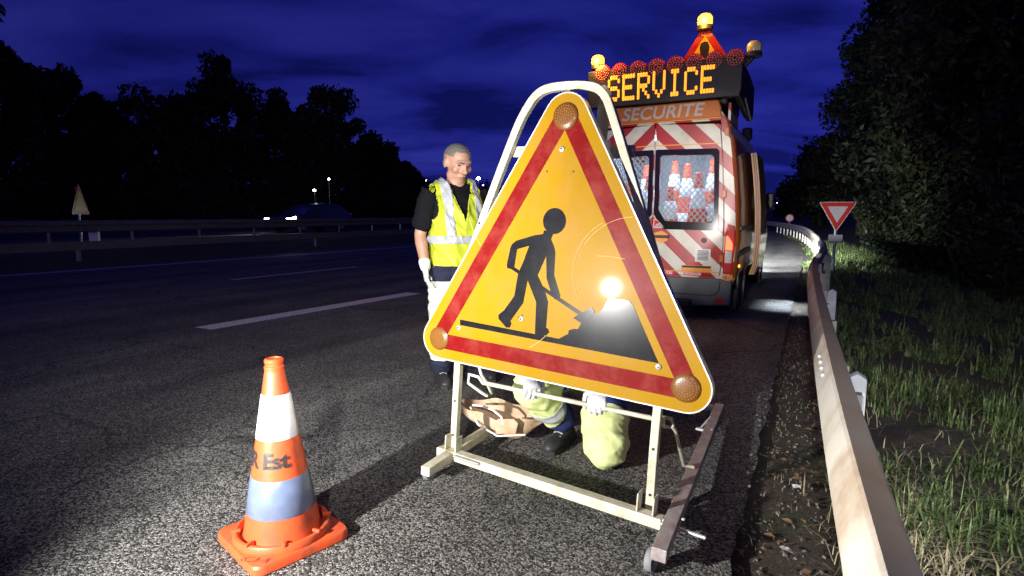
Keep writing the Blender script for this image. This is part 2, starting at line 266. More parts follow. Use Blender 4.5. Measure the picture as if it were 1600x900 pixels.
# ------------------------------------------------------------------ mesh helpers
class MB:
    def __init__(self): self.v = []; self.f = []
    def add(self, vs, fs):
        o = len(self.v); self.v += [tuple(p) for p in vs]; self.f += [tuple(i + o for i in f) for f in fs]; return self
    def box(self, c, s, rot=None):
        c = Vector(c); h = Vector(s) / 2; vs = []
        for z in (-1, 1):
            for y in (-1, 1):
                for x in (-1, 1):
                    p = Vector((x * h.x, y * h.y, z * h.z))
                    if rot is not None: p = rot @ p
                    vs.append(c + p)
        return self.add(vs, [(0, 2, 3, 1), (4, 5, 7, 6), (0, 1, 5, 4), (2, 6, 7, 3), (0, 4, 6, 2), (1, 3, 7, 5)])
    def bar(self, a, b, w, h, up=(0, 0, 1)):
        a, b = Vector(a), Vector(b); d = (b - a); ln = d.length; d.normalize()
        x = d.cross(Vector(up)).normalized(); z = x.cross(d)
        rot = Matrix((x, d, z)).transposed()
        return self.box((a + b) / 2, (w, ln, h), rot)
    def prism(self, poly, o, ex, ey, ez, d0, d1):
        o, ex, ey, ez = map(Vector, (o, ex, ey, ez)); n = len(poly)
        vs = [o + ex * p[0] + ey * p[1] + ez * d0 for p in poly] + [o + ex * p[0] + ey * p[1] + ez * d1 for p in poly]
        fs = [tuple(range(n))[::-1], tuple(range(n, 2 * n))] + [(i, (i + 1) % n, n + (i + 1) % n, n + i) for i in range(n)]
        return self.add(vs, fs)
    def ring(self, outer, inner, o, ex, ey, ez, d0, d1):
        o, ex, ey, ez = map(Vector, (o, ex, ey, ez)); n = len(outer)
        P = lambda p, d: o + ex * p[0] + ey * p[1] + ez * d
        vs = [P(p, d0) for p in outer] + [P(p, d0) for p in inner] + [P(p, d1) for p in outer] + [P(p, d1) for p in inner]
        fs = []
        for i in range(n):
            j = (i + 1) % n
            fs += [(i, n + i, n + j, j), (2 * n + i, 2 * n + j, 3 * n + j, 3 * n + i), (i, j, 2 * n + j, 2 * n + i), (n + i, 3 * n + i, 3 * n + j, n + j)]
        return self.add(vs, fs)
    def tube(self, path, r, n=8, ref=None, cap=True):
        """r: radius, list of radii, or list of (ra, rb)."""
        path = [Vector(p) for p in path]; k = len(path)
        rs = r if isinstance(r, (list, tuple)) else [r] * k
        rs = [q if isinstance(q, (tuple, list)) else (q, q) for q in rs]
        ref0 = Vector(ref) if ref is not None else None
        vs = []; a = None
        for i, p in enumerate(path):
            t = (path[min(i + 1, k - 1)] - path[max(i - 1, 0)]).normalized()
            if ref0 is not None: a = ref0 - t * ref0.dot(t)
            elif a is None: a = t.orthogonal()
            else: a = a - t * a.dot(t)
            a = a.normalized(); b = t.cross(a)
            for j in range(n):
                an = 2 * math.pi * j / n; vs.append(p + a * (math.cos(an) * rs[i][0]) + b * (math.sin(an) * rs[i][1]))
        fs = [(i * n + j, i * n + (j + 1) % n, (i + 1) * n + (j + 1) % n, (i + 1) * n + j) for i in range(k - 1) for j in range(n)]
        if cap: fs += [tuple(range(n))[::-1], tuple((k - 1) * n + j for j in range(n))]
        return self.add(vs, fs)
    def lathe(self, prof, n=32, o=(0, 0, 0), ex=(1, 0, 0), ey=(0, 1, 0), ez=(0, 0, 1), cap=True):
        o, ex, ey, ez = map(Vector, (o, ex, ey, ez)); k = len(prof)
        vs = [o + (ex * math.cos(2 * math.pi * j / n) + ey * math.sin(2 * math.pi * j / n)) * r + ez * z for r, z in prof for j in range(n)]
        fs = [(i * n + j, i * n + (j + 1) % n, (i + 1) * n + (j + 1) % n, (i + 1) * n + j) for i in range(k - 1) for j in range(n)]
        if cap: fs += [tuple(range(n))[::-1], tuple((k - 1) * n + j for j in range(n))]
        return self.add(vs, fs)
    def cap(self, path, rs, ref=(1, 0, 0), n=14):
        """tube with rounded ends, for bodies"""
        path = [Vector(p) for p in path]; rs = [q if isinstance(q, tuple) else (q, q) for q in rs]
        t0 = (path[0] - path[1]).normalized(); t1 = (path[-1] - path[-2]).normalized()
        def ends(p, t, q):
            m = min(q); return [(p + t * m * .45, (q[0] * .86, q[1] * .86)), (p + t * m * .8, (q[0] * .52, q[1] * .52)), (p + t * m * .95, (q[0] * .15, q[1] * .15))]
        pp = [*reversed(ends(path[0], t0, rs[0])), *zip(path, rs), *ends(path[-1], t1, rs[-1])]
        return self.tube([p for p, _ in pp], [q for _, q in pp], n, ref)
    def ell(self, c, r, n=14):
        prof = [(math.sin(math.pi * i / 10), -math.cos(math.pi * i / 10)) for i in range(11)]
        prof[0] = (.02, -1); prof[-1] = (.02, 1)
        return self.lathe(prof, n, c, (r[0], 0, 0), (0, r[1], 0), (0, 0, r[2]))
    def build(self, name, mat, parent=None, smooth=None, bevel=0, solid=0):
        me = bpy.data.meshes.new(name); me.from_pydata(self.v, [], self.f); me.update()
        return link(name, me, mat, parent, smooth, bevel, solid)
def link(name, me, mat, parent=None, smooth=None, bevel=0, solid=0, fix=True):
    if fix:
        bm = bmesh.new(); bm.from_mesh(me); bmesh.ops.recalc_face_normals(bm, faces=bm.faces); bm.to_mesh(me); bm.free()
    me.materials.append(MT[mat] if isinstance(mat, str) else mat)
    if smooth is not None:
        me.polygons.foreach_set('use_smooth', [True] * len(me.polygons)); me.set_sharp_from_angle(angle=R(smooth))
    o = bpy.data.objects.new(name, me); C.objects.link(o)
    if parent is not None: o.parent = parent
    if bevel: b = o.modifiers.new('bevel', 'BEVEL'); b.width = bevel; b.segments = 2; b.limit_method = 'ANGLE'
    if solid: s = o.modifiers.new('solid', 'SOLIDIFY'); s.thickness = solid
    return o
def blob(name, mb, vox, mat, parent=None, smooth=4, edit=None, solid=0, wrinkle=0, wscale=9., seed=0., fold=0, fscale=(7, 7, 12)):
    """one continuous surface over overlapping closed volumes"""
    me = bpy.data.meshes.new('tmp'); me.from_pydata(mb.v, [], mb.f)
    bm = bmesh.new(); bm.from_mesh(me); bmesh.ops.recalc_face_normals(bm, faces=bm.faces); bm.to_mesh(me); bm.free()
    o = bpy.data.objects.new('tmp', me); C.objects.link(o)
    r = o.modifiers.new('r', 'REMESH'); r.mode = 'VOXEL'; r.voxel_size = vox
    s = o.modifiers.new('s', 'SMOOTH'); s.factor = .5; s.iterations = smooth
    dg = bpy.context.evaluated_depsgraph_get(); out = bpy.data.meshes.new_from_object(o.evaluated_get(dg)); out.name = name
    bpy.data.objects.remove(o); bpy.data.meshes.remove(me)
    if fold:
        from mathutils import noise
        out.update(); no = [v.normal.copy() for v in out.vertices]
        for v, nn in zip(out.vertices, no):
            q = Vector((v.co.x * fscale[0] + seed + 2 * v.co.z, v.co.y * fscale[1], v.co.z * fscale[2] + 3 * v.co.x)); n1 = noise.noise(q); n2 = noise.noise(q * 2.1 + Vector((5, 2, 1)))
            v.co += nn * fold * ((1 - min(1, abs(n1) * 2.6)) ** 2 + .5 * (1 - min(1, abs(n2) * 2.6)) ** 2 - .35)
    if wrinkle:
        from mathutils import noise
        out.update(); no = [v.normal.copy() for v in out.vertices]
        for v, nn in zip(out.vertices, no):
            q = v.co * wscale; v.co += nn * wrinkle * (noise.noise(Vector((q.x + seed, q.y, q.z * 1.6))) + .5 * noise.noise(q * 2.3))
    if edit: edit(out)
    return link(name, out, mat, parent, 60, 0, solid, fix=False)
def edit_bm(fn):
    def g(me):
        bm = bmesh.new(); bm.from_mesh(me); fn(bm); bm.to_mesh(me); bm.free()
    return g
def thing(name, label, cat, loc=(0, 0, 0), rz=0., group=None, M4=None):
    o = bpy.data.objects.new(name, None); C.objects.link(o); o.empty_display_size = .2
    if M4 is not None: o.matrix_world = M4
    else: o.location = loc; o.rotation_euler = (0, 0, rz)
    return tag(o, label, cat, group)
def tag(o, label, cat, group=None, kind=None):
    o['label'] = label
    if cat: o['category'] = cat
    if group: o['group'] = group
    if kind: o['kind'] = kind
    return o
def copy_tree(o, parent=None):
    c = o.copy(); C.objects.link(c); c.parent = parent
    for ch in o.children: copy_tree(ch, c)
    return c
def text(s, size, bold=.0, shear=0., spacing=1.0, align='CENTER'):
    cu = bpy.data.curves.new('t', 'FONT'); cu.body = s; cu.size = size; cu.offset = bold; cu.shear = shear; cu.space_character = spacing
    cu.align_x = align; cu.align_y = 'CENTER'; cu.resolution_u = 4
    o = bpy.data.objects.new('t', cu); C.objects.link(o)
    dg = bpy.context.evaluated_depsgraph_get(); me = bpy.data.meshes.new_from_object(o.evaluated_get(dg))
    bpy.data.objects.remove(o); bpy.data.curves.remove(cu)
    v = [tuple(p.co) for p in me.vertices]; f = [tuple(p.vertices) for p in me.polygons]; bpy.data.meshes.remove(me)
    return v, f
def text_on(name, s, size, mat, parent, o, ex, ey, bold=0., shear=0., spacing=1.):
    v, f = text(s, size, bold, shear, spacing); o, ex, ey = Vector(o), Vector(ex), Vector(ey)
    return MB().add([o + ex * p[0] + ey * p[1] for p in v], f).build(name, mat, parent)
def arc_pts(cx, cy, r, a0, a1, n):
    return [(cx + r * math.cos(R(a0 + (a1 - a0) * i / n)), cy + r * math.sin(R(a0 + (a1 - a0) * i / n))) for i in range(n + 1)]
def round_poly(pts, r, n=5):
    out = []; k = len(pts)
    for i in range(k):
        p0, p, p1 = (Vector((*pts[j % k], 0)) for j in (i - 1, i, i + 1))
        rr = r[i] if isinstance(r, (list, tuple)) else r
        a = (p0 - p).normalized(); b = (p1 - p).normalized(); half = a.angle(b) / 2; d = rr / math.tan(half)
        A, B = p + a * d, p + b * d
        for q in range(n + 1):
            u = q / n; x = A * (1 - u) ** 2 + p * 2 * u * (1 - u) + B * u * u; out.append((x.x, x.y))
    return out
def ray_poly(poly, c, ang):
    d = (math.cos(ang), math.sin(ang)); best = None
    for i in range(len(poly)):
        a, b = poly[i], poly[(i + 1) % len(poly)]
        ex, ey = b[0] - a[0], b[1] - a[1]; det = d[0] * -ey + ex * d[1]
        if abs(det) < 1e-12: continue
        rx, ry = a[0] - c[0], a[1] - c[1]
        t = (rx * -ey + ex * ry) / det; u = (d[0] * ry - d[1] * rx) / det
        if t > 0 and -1e-9 <= u <= 1 + 1e-9 and (best is None or t > best): best = t
    return (c[0] + d[0] * best, c[1] + d[1] * best)
def match_rings(outer, inner, c):
    angs = sorted({round(math.atan2(p[1] - c[1], p[0] - c[0]), 4) for p in [*outer, *inner]})
    return [ray_poly(outer, c, a) for a in angs], [ray_poly(inner, c, a) for a in angs]
# ------------------------------------------------------------------ the setting
def bend(s):
    return 0.0 if s < 18 else -.003 * (min(s, 120) - 18) ** 2 - (.612 * (s - 120) if s > 120 else 0)
TZ = [(-900, 4), (-60, 2.0), (-45, .9), (-31, .38), (-18.3, .36), (-15.8, -.05), (-.32, -.05), (-.12, -.03), (.15, -.025), (.9, -.07), (2.0, -.28), (3.2, -.48), (4.6, -.40), (8, .5), (20, 1.6), (60, 3), (900, 6)]
def gz(t): return float(np.interp(t, [a for a, _ in TZ], [b for _, b in TZ]))
from mathutils import noise as mnoise
def gnoise(s, t):
    a = max(0., min(1., (t + .25) / .3)); 
    return a * (.028 * mnoise.noise(Vector((s * 3, t * 3, 0))) + .014 * mnoise.noise(Vector((s * 11, t * 11, 3))) + .05 * mnoise.noise(Vector((s * .8, t * .8, 7))) * min(1, max(0, t)))
ts = [-900, -300, -120, -60, -50, -45, -40, -35, -31, -28, -24, -20, -18.3, -17.5, -16.6, -15.8, -12, -8, -4, -2, -1, -.5] + [round(-.36 + .06 * i, 3) for i in range(24)] + [round(1.12 + .15 * i, 3) for i in range(30)] + [6, 7, 8, 10, 13, 16, 20, 30, 60, 200, 900]
ss = [-300, -100, -30, -10, -4, -2] + [round(-1 + .08 * i, 3) for i in range(100)] + [round(7.1 + .3 * i, 3) for i in range(50)] + [23, 25, 28, 32, 36, 40, 46, 52, 60, 70, 80, 95, 110, 140, 200, 300, 500, 900, 1800]
vs = [rp(s, t + (bend(s) if s < 300 else bend(300)), gz(t) + gnoise(s, t)) for s in ss for t in ts]
nt = len(ts)
fs = [(i * nt + j, i * nt + j + 1, (i + 1) * nt + j + 1, (i + 1) * nt + j) for i in range(len(ss) - 1) for j in range(nt - 1)]
ground = MB().add(vs, fs).build('ground', 'terrain', smooth=80)
tag(ground, 'bare brown soil verge and dark ground beside the road', None, kind='structure')

def strip(name, mat, s0, s1, tl, tr, z, ds=.5, parent=None, jag=0.):
    n = max(1, int((s1 - s0) / ds)); v = []; f = []
    for i in range(n + 1):
        s = s0 + (s1 - s0) * i / n; b = bend(s)
        a, c = (tl(s) if callable(tl) else tl), (tr(s) if callable(tr) else tr)
        if jag: c += jag * (mnoise.noise(Vector((s * 4, 1, 2))) + .6 * mnoise.noise(Vector((s * 13, 4, 2))))
        v += [rp(s, a + b, z), rp(s, c + b, z)]
        if i: k = 2 * i; f.append((k - 2, k - 1, k + 1, k))
    return MB().add(v, f).build(name, mat, parent)
road = strip('road', 'asphalt', -14, 300, -15.75, -.2, 0., .1, jag=.035)
tag(road, 'dark wet-looking coarse asphalt carriageway and hard shoulder', None, kind='structure')
far_road = strip('opposite_road', 'asphalt2', -60, 300, -30.6, -18.6, .40, 2)
tag(far_road, 'raised opposite carriageway behind the median guardrail', None, kind='structure')
def lin(s, a, b): return a[1] + (b[1] - a[1]) * (s - a[0]) / (b[0] - a[0])
def marking(s0, s1, p0, p1, w):
    o = strip('lane_marking', 'paint', s0, s1, lambda s: lin(s, p0, p1) - w / 2, lambda s: lin(s, p0, p1) + w / 2, .004, .6, road); return o
for k in range(5):
    a = 4.12 + k * 13.0; marking(a, a + 3.55, (4.12, -6.14), (7.6, -5.84) if k == 0 else (40, -5.2), .30)
for k in range(6):
    a = 7.58 + (k - 1) * 13.0; marking(a, a + 3.4, (7.58, -10.27), (20, -9.6), .15)
marking(-14, 60, (5.85, -15.25), (18.6, -14.45), .2)
marking(21, 26, (9.5, -2.3), (90, -2.3), .16)

# --- guard rail beside the camera
RAILP = [(-6, .2), (0.4, .165), (1.2, .125), (2.6, .085), (4.2, .05), (6.5, .015), (8.2, .02), (9.5, .08), (11.0, .17), (13, .20), (16, .12), (20, -.0), (26, -.02), (34, .0), (60, 0), (110, 0)]
def rail_t(s): 
    xs = [a for a, _ in RAILP]; ys = [b for _, b in RAILP]
    return sum(float(np.interp(s + d, xs, ys)) for d in (-.6, -.3, 0, .3, .6)) / 5 + bend(s)
PROF = [(.03, .42), (.0, .44), (-.012, .475), (-.008, .52), (.02, .56), (.02, .59), (-.03, .612), (-.044, .638), (-.043, .665), (-.012, .743), (-.004, .7505), (.046, .736), (.056, .722), (.058, .66), (.04, .61)]
def thick(P, th=.004):
    q = []
    for i, (x, z) in enumerate(P):
        a, b = P[max(0, i - 1)], P[min(len(P) - 1, i + 1)]; dx, dz = b[0] - a[0], b[1] - a[1]; l = math.hypot(dx, dz); q.append((x + th * dz / l, z - th * dx / l))
    return P + q[::-1]
PROFC = thick(PROF)
rail = thing('guardrail', 'weathered beige steel guardrail running beside the dirt verge and grass', 'guardrail', rp(0, .1, 0))
base_l = rail.location.copy()
def rail_beam(s0, s1, dz=0.):
    mb = MB(); n = max(4, int((s1 - s0) / (.25 if s0 < 12 else 1.0))); v = []; k = len(PROFC)
    for i in range(n + 1):
        s = s0 + (s1 - s0) * i / n; tt = rail_t(s)
        for u, z in PROFC: v.append(rp(s, tt + u, z + dz) - base_l)
    f = [(i * k + j, i * k + (j + 1) % k, (i + 1) * k + (j + 1) % k, (i + 1) * k + j) for i in range(n) for j in range(k)]
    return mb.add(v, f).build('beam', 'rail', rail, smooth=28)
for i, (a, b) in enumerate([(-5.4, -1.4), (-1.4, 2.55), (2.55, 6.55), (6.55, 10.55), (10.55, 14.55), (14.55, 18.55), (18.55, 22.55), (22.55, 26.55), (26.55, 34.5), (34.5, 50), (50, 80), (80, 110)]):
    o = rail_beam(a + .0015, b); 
bolt_me = None
for sj in (2.55, 6.55, 10.55, 14.55):
    for ds in (-.16, -.05, .05, .16):
        for (u, z) in ((-.029, .7045), (-.0295, .612 + .002)):
            if z < .65 and abs(ds) < .1: continue
            if bolt_me is None:
                bo = MB().lathe([(.011, -.003), (.011, .005), (.008, .008), (.001, .009)], 10).build('bolt', 'steel', rail, smooth=40); bolt_me = bo.data
            else: bo = bpy.data.objects.new('bolt', bolt_me); C.objects.link(bo); bo.parent = rail
            bo.location = rp(sj + ds, rail_t(sj + ds) + u, z) - base_l; bo.rotation_euler = (0, R(-66), -RD)
post_me = None
for i in range(26):
    s = -1.0 + 1.9 * i; tt = rail_t(s)
    p = rp(s, tt + .11, 0) - base_l
    mb = MB(); mb.box((0, 0, .01), (.07, .055, 1.06))
    mb.box((-.06, .0, .60), (.08, .05, .12))
    if post_me is None: o = mb.build('post', 'post', rail, bevel=.004); post_me = o.data
    else: o = bpy.data.objects.new('post', post_me); C.objects.link(o); o.parent = rail
    o.location = p; o.rotation_euler = (0, 0, -RD)
# white delineator posts behind the rail
for i, (s, t, h, lab) in enumerate([(3.7, .27, .42, 'short white delineator post just behind the near guardrail in the grass'), (7.1, .22, .5, 'white delineator post behind the guardrail, beside its long dark shadow')]):
    d = thing('delineator_post', lab, 'post', rp(s, t, gz(t)), -RD, 'delineator posts')
    MB().prism([(-.045, 0), (.045, 0), (.045, h), (0, h + .03), (-.045, h)], (0, 0, 0), (1, 0, 0), (0, 0, 1), (0, 1, 0), -.04, .04).build('body', 'white', d, bevel=.006)
    MB().box((0, -.043, h - .14), (.07, .006, .10)).build('reflector', 'steel', d)

# --- median guard rail, marker, sign on the other side
mr = thing('median_guardrail', 'long dark grey median guardrail in front of the far trees', 'guardrail', rp(14, -18.4, .36))
ml = mr.location.copy()
for k in range(9):
    s0, s1 = -18 + k * 8, -18 + (k + 1) * 8
    v = []; K = len(PROFC)
    for s in (s0, (s0 + s1) / 2, s1 + .1):
        for u, z in PROFC: v.append(rp(s, -18.4 + bend(s) - u * .9, .36 + z + .02 + (.004 if k % 2 else 0)) - ml)
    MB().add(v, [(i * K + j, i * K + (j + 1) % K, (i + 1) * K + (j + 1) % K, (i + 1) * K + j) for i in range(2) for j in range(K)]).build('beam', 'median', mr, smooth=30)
for k in range(30):
    s = -16 + 2.2 * k; o = bpy.data.objects.new('post', post_me); C.objects.link(o); o.parent = mr
    o.location = rp(s, -18.62 + bend(s), .3) - ml; o.rotation_euler = (0, 0, math.pi - RD)
lr = thing('low_guardrail', 'low dark rail along the near side of the median', 'guardrail', rp(14, -16.6, .1))
for k in range(6):
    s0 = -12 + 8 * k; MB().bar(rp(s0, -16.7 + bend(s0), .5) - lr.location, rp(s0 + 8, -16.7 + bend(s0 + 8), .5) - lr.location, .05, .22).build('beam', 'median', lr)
    MB().box(rp(s0 + 4, -16.75, .2) - lr.location, (.08, .08, .6)).build('post', 'post', lr)

def gpix(px, D): return Vector(((px - 800) / 900 * (D * .992 + .1), D, 0))
p = gpix(148, 18.0); mk = thing('marker_post', 'pale stubby marker post standing before the median guardrail', 'post', (p.x, p.y, .25))
MB().prism([(-.13, 0), (.13, 0), (.15, .55), (.12, .8), (-.12, .8), (-.15, .55)], (0, 0, 0), (1, 0, 0), (0, 0, 1), (0, 1, 0), -.06, .06).build('body', 'white', mk, bevel=.02)
MB().box((0, -.064, .66), (.18, .006, .1)).build('reflector', 'steel', mk)
p = gpix(127, 19.5); sg = thing('warning_sign', 'dim triangular warning sign turned half away beside the median', 'road sign', (p.x, p.y, .3), R(102))
MB().tube([(0, 0, 0), (0, 0, 1.9)], .035, 10).build('pole', 'steel', sg, smooth=40)
tri = round_poly([(-.6, 1.0), (.6, 1.0), (0, 2.04)], .05)
MB().prism(tri, (0, -.05, 0), (1, 0, 0), (0, 0, 1), (0, 1, 0), -.01, .012).build('panel', 'signred', sg, bevel=.004)
MB().prism(round_poly([(-.42, 1.1), (.42, 1.1), (0, 1.83)], .04), (0, -.064, 0), (1, 0, 0), (0, 0, 1), (0, 1, 0), -.003, 0).build('face', 'yellow', sg)

# --- trees
def leaves(n, centers, rad, size, r):
    """n leaf quads spread over clumps; centers (k,3), rad (k,)"""
    k = len(centers); idx = r.integers(0, k, n)
    d = r.normal(size=(n, 3)); d /= np.linalg.norm(d, axis=1)[:, None]
    P = centers[idx] + d * (rad[idx] * r.random(n) ** .45)[:, None]
    a = r.normal(size=(n, 3)); a /= np.linalg.norm(a, axis=1)[:, None]
    b = np.cross(a, r.normal(size=(n, 3))); b /= np.linalg.norm(b, axis=1)[:, None]
    L = size * (.6 + .8 * r.random(n))[:, None]
    V = np.stack([P - a * L, P + b * L * .42, P + a * L, P - b * L * .42], 1).reshape(-1, 3)
    return V
def quad_mesh(name, V):
    n = len(V) // 4; me = bpy.data.meshes.new(name); me.vertices.add(len(V)); me.vertices.foreach_set('co', V.astype(np.float32).ravel())
    me.loops.add(4 * n); me.loops.foreach_set('vertex_index', np.arange(4 * n, dtype=np.int32))
    me.polygons.add(n); me.polygons.foreach_set('loop_start', np.arange(0, 4 * n, 4, dtype=np.int32)); me.update(calc_edges=True); return me
def tree(name, label, base, h, rad, mat, n, leaf, seed, low=.18, group=None, cat='tree', lean=0.):
    r = np.random.default_rng(seed); t = thing(name, label, cat, base, 0, group)
    cz0, cz1 = h * low, h
    k = int(34 + rad * 9); cs = []
    while len(cs) < k:
        q = r.uniform(-1, 1, 3)
        if q @ q > 1 or q @ q < .16: continue
        prof = 1.0 if q[2] < 0 else 1 - .25 * q[2]
        cs.append((q[0] * rad * prof + lean * q[2], q[1] * rad * prof, (cz0 + cz1) / 2 + q[2] * (cz1 - cz0) / 2))
    cs = np.array(cs); cs[:, :2] += r.normal(0, .12 * rad, (k, 2))
    V = leaves(n, cs, rad * r.uniform(.20, .42, k), leaf, r)
    top = (r.normal(0, .10 * rad, (int(n * .04), 1)) * np.array([[1, 0, 0]]))
    me = quad_mesh('crown', V); link('crown', me, mat, t, fix=False)
    mb = MB(); th = h * .72; pts = [(0.02 * h * math.sin(i * 1.3 + seed), .02 * h * math.cos(i * 1.7 + seed), th * i / 6 - .1) for i in range(7)]
    mb.tube(pts, [h * .022 * (1 - .13 * i) + .015 for i in range(7)], 8)
    for j in range(9):
        c = cs[int(r.integers(0, k))]; z0 = th * (.25 + .07 * j); i0 = min(5, int(z0 / th * 6)); s0 = Vector(pts[i0]).lerp(Vector(pts[i0 + 1]), .5)
        mid = s0.lerp(Vector(c), .5) + Vector((0, 0, .05 * h)); mb.tube([s0, mid, Vector(c)], [h * .009, h * .006, h * .002], 5)
    mb.build('trunk', 'bark', t, smooth=60); return t
LT = [  # px of the centre, px of the top, distance, crown radius
    (2, 22, 33, 2.4, 'tallest dark tree cut by the left edge of the picture'), (88, 108, 42, 3.0, 'round-topped dark tree behind the dim warning sign'),
    (165, 160, 44, 2.3, 'lower dark tree between two rounded crowns on the left'), (268, 140, 43, 3.0, 'broad dark tree right of the dip in the left treeline'),
    (362, 112, 45, 2.9, 'highest middle tree of the left treeline with an uneven top'), (436, 165, 46, 2.5, 'dark tree just left of the pale streaked sky gap, mid treeline'),
    (515, 146, 46, 2.9, 'loose-crowned dark tree above the lit car headlamp'), (580, 215, 52, 2.8, 'sloping dark tree near the right end of the left treeline'),
    (628, 262, 58, 2.5, 'small last tree of the left treeline behind the standing man'), (690, 296, 85, 3.6, 'very distant low tree behind the standing man shoulder')]
for i, (px, py, D, rad, lab) in enumerate(LT):
    b = gpix(px, D); zt = 1.3 + (335 - py) / 900 * D * 1.0; z0 = .5
    tree('dark_tree', lab, (b.x, b.y, z0), zt - z0 + .3, rad, 'leafA' if i % 3 else 'leafB', 16000, .22, 40 + i, .04, 'trees behind the opposite carriageway')
# hedge mass under those trees
r = np.random.default_rng(5); cs = np.array([list(gpix(px, 40 + 14 * max(0, (px - 400)) / 300))[:2] + [1.3 + r.random() * 1.6] for px in range(-60, 860, 9)])
hd = link('undergrowth', quad_mesh('undergrowth', leaves(34000, cs, r.uniform(.9, 2.0, len(cs)), .2, r)), 'leafA', fix=False); tag(hd, 'dark mass of undergrowth below the far left trees', 'undergrowth', kind='stuff')
RT = [  # px of the centre, distance, height, radius
    (1600, 15, 11.5, 3.4, 'leafB', 30000, .12, 'huge dark tree filling the right edge of the picture'), (1508, 19, 12.5, 3.4, 'leafA', 28000, .13, 'tall dark tree right of the yield sign, second from the right edge'),
    (1432, 26, 14.5, 3.3, 'leafA', 24000, .15, 'tallest dark tree whose left side borders the open sky'), (1338, 37, 9.9, 3.0, 'leafB', 15000, .17, 'mid-height dark tree right behind the yield sign'),
    (1385, 33, 13.2, 3.0, 'leafA', 16000, .16, 'narrow dark tree just left of the tallest right tree'), (1282, 56, 8.0, 3.0, 'leafA', 11000, .22, 'low distant tree over the bend of the guardrail'), (1247, 85, 5.6, 3.2, 'leafA', 9000, .3, 'most distant low tree beside the end of the road')]
for i, (px, D, h, rad, m, n, lf, lab) in enumerate(RT):
    p = gpix(px, D); p.z = .1; tree('roadside_tree', lab, p, h, rad, m, n, lf, 80 + i, .01, 'trees along the right verge')
for i, (s, t, h, rad, m, lab) in enumerate([(9.0, 5.0, 2.3, 1.25, 'leafB', 'lowest lit bush beyond the ditch near the right edge'), (11.8, 4.7, 2.7, 1.5, 'leafB', 'leafy bush beyond the ditch, second from the right edge'), (15.0, 4.2, 2.8, 1.5, 'leafA', 'dark bush between the yield sign and the lit bushes'), (19.5, 3.6, 2.6, 1.5, 'leafA', 'dark bush right behind the yield sign'), (25, 3.2, 3.0, 1.7, 'leafA', 'far bush along the guardrail past the yield sign')]):
    tree('verge_bush', lab, rp(s, t, gz(t) - .1), h, rad, m, 9000, .085, 120 + i, .0, 'bushes beyond the ditch', 'bush')

# --- grass beyond the rail (nobody could count it)
def blades(n, s, t, h, r, wid=.0045, lean=.55):
    p = np.array([[*(rp(a, b + bend(a))[:2]), gz(b) + gnoise(a, b) - .01] for a, b in zip(s, t)])
    an = r.random(n) * 2 * math.pi; d = np.stack([np.cos(an), np.sin(an), np.zeros(n)], 1); sd = np.stack([-np.sin(an), np.cos(an), np.zeros(n)], 1)
    le = lean * r.random(n)[:, None] * h[:, None]; up = np.array([0, 0, 1.])
    w = wid * (.6 + .8 * r.random(n))[:, None]
    m = p + d * le * .35 + up * (h * .6)[:, None]; e = p + d * le * 1.25 + up * (h * (1 - .35 * le[:, 0] / h))[:, None]
    V = np.stack([p - sd * w, p + sd * w, m + sd * w * .8, m - sd * w * .8, m - sd * w * .8, m + sd * w * .8, e + sd * w * .08, e - sd * w * .08], 1)
    return V.reshape(-1, 3)
r = np.random.default_rng(11)
V = []
for (n, s0, s1, t0, t1, h0, h1, wd) in [(17000, .3, 6.0, .20, 2.9, .05, .27, .0042), (20000, 6, 14, .2, 4.4, .08, .32, .0075), (14000, 14, 30, .25, 4.5, .12, .38, .012), (3500, 12, 40, -.18, .2, .05, .16, .012)]:
    k = n // 26; cs_ = r.uniform(s0, s1, k); ct = t0 + (t1 - t0) * r.random(k)
    kk = r.integers(0, k, n); s = cs_[kk] + r.normal(0, .07, n); t = np.maximum(t0 - .05, ct[kk] + r.normal(0, .06, n)); hh = (h0 + (h1 - h0) * r.random(k) ** 1.6)[kk] * r.uniform(.5, 1.15, n)
    dens = np.array([mnoise.noise(Vector((a * 1.1, b * 1.4, 9))) for a, b in zip(s, t)]); keep = dens > -.10
    V.append(blades(int(keep.sum()), s[keep], t[keep], hh[keep], r, wd, 1.5))
gr = link('grass', quad_mesh('grass', np.concatenate(V)), 'grass', fix=False); tag(gr, 'rough green grass growing on the bank behind the guardrail', 'grass', kind='stuff')
n = 1500; s = np.concatenate([r.normal(2.75, .35, n // 2), r.uniform(1.2, 6, n // 2)]); t = np.concatenate([np.abs(r.normal(.42, .13, n // 2)), r.uniform(.2, 2.0, n // 2)])
V1 = blades(n, s, t, r.uniform(.04, .15, n), r, .003, 1.6)
n = 420; s = r.uniform(.8, 7, n); t = r.uniform(-.18, .12, n); V2 = blades(n, s, t, r.uniform(.015, .055, n), r, .002, 1.8)
dg_ = link('dry_grass', quad_mesh('dry_grass', np.concatenate([V1, V2])), 'straw', fix=False); tag(dg_, 'dry straw-coloured grass tufts along the guardrail foot', 'grass', kind='stuff')
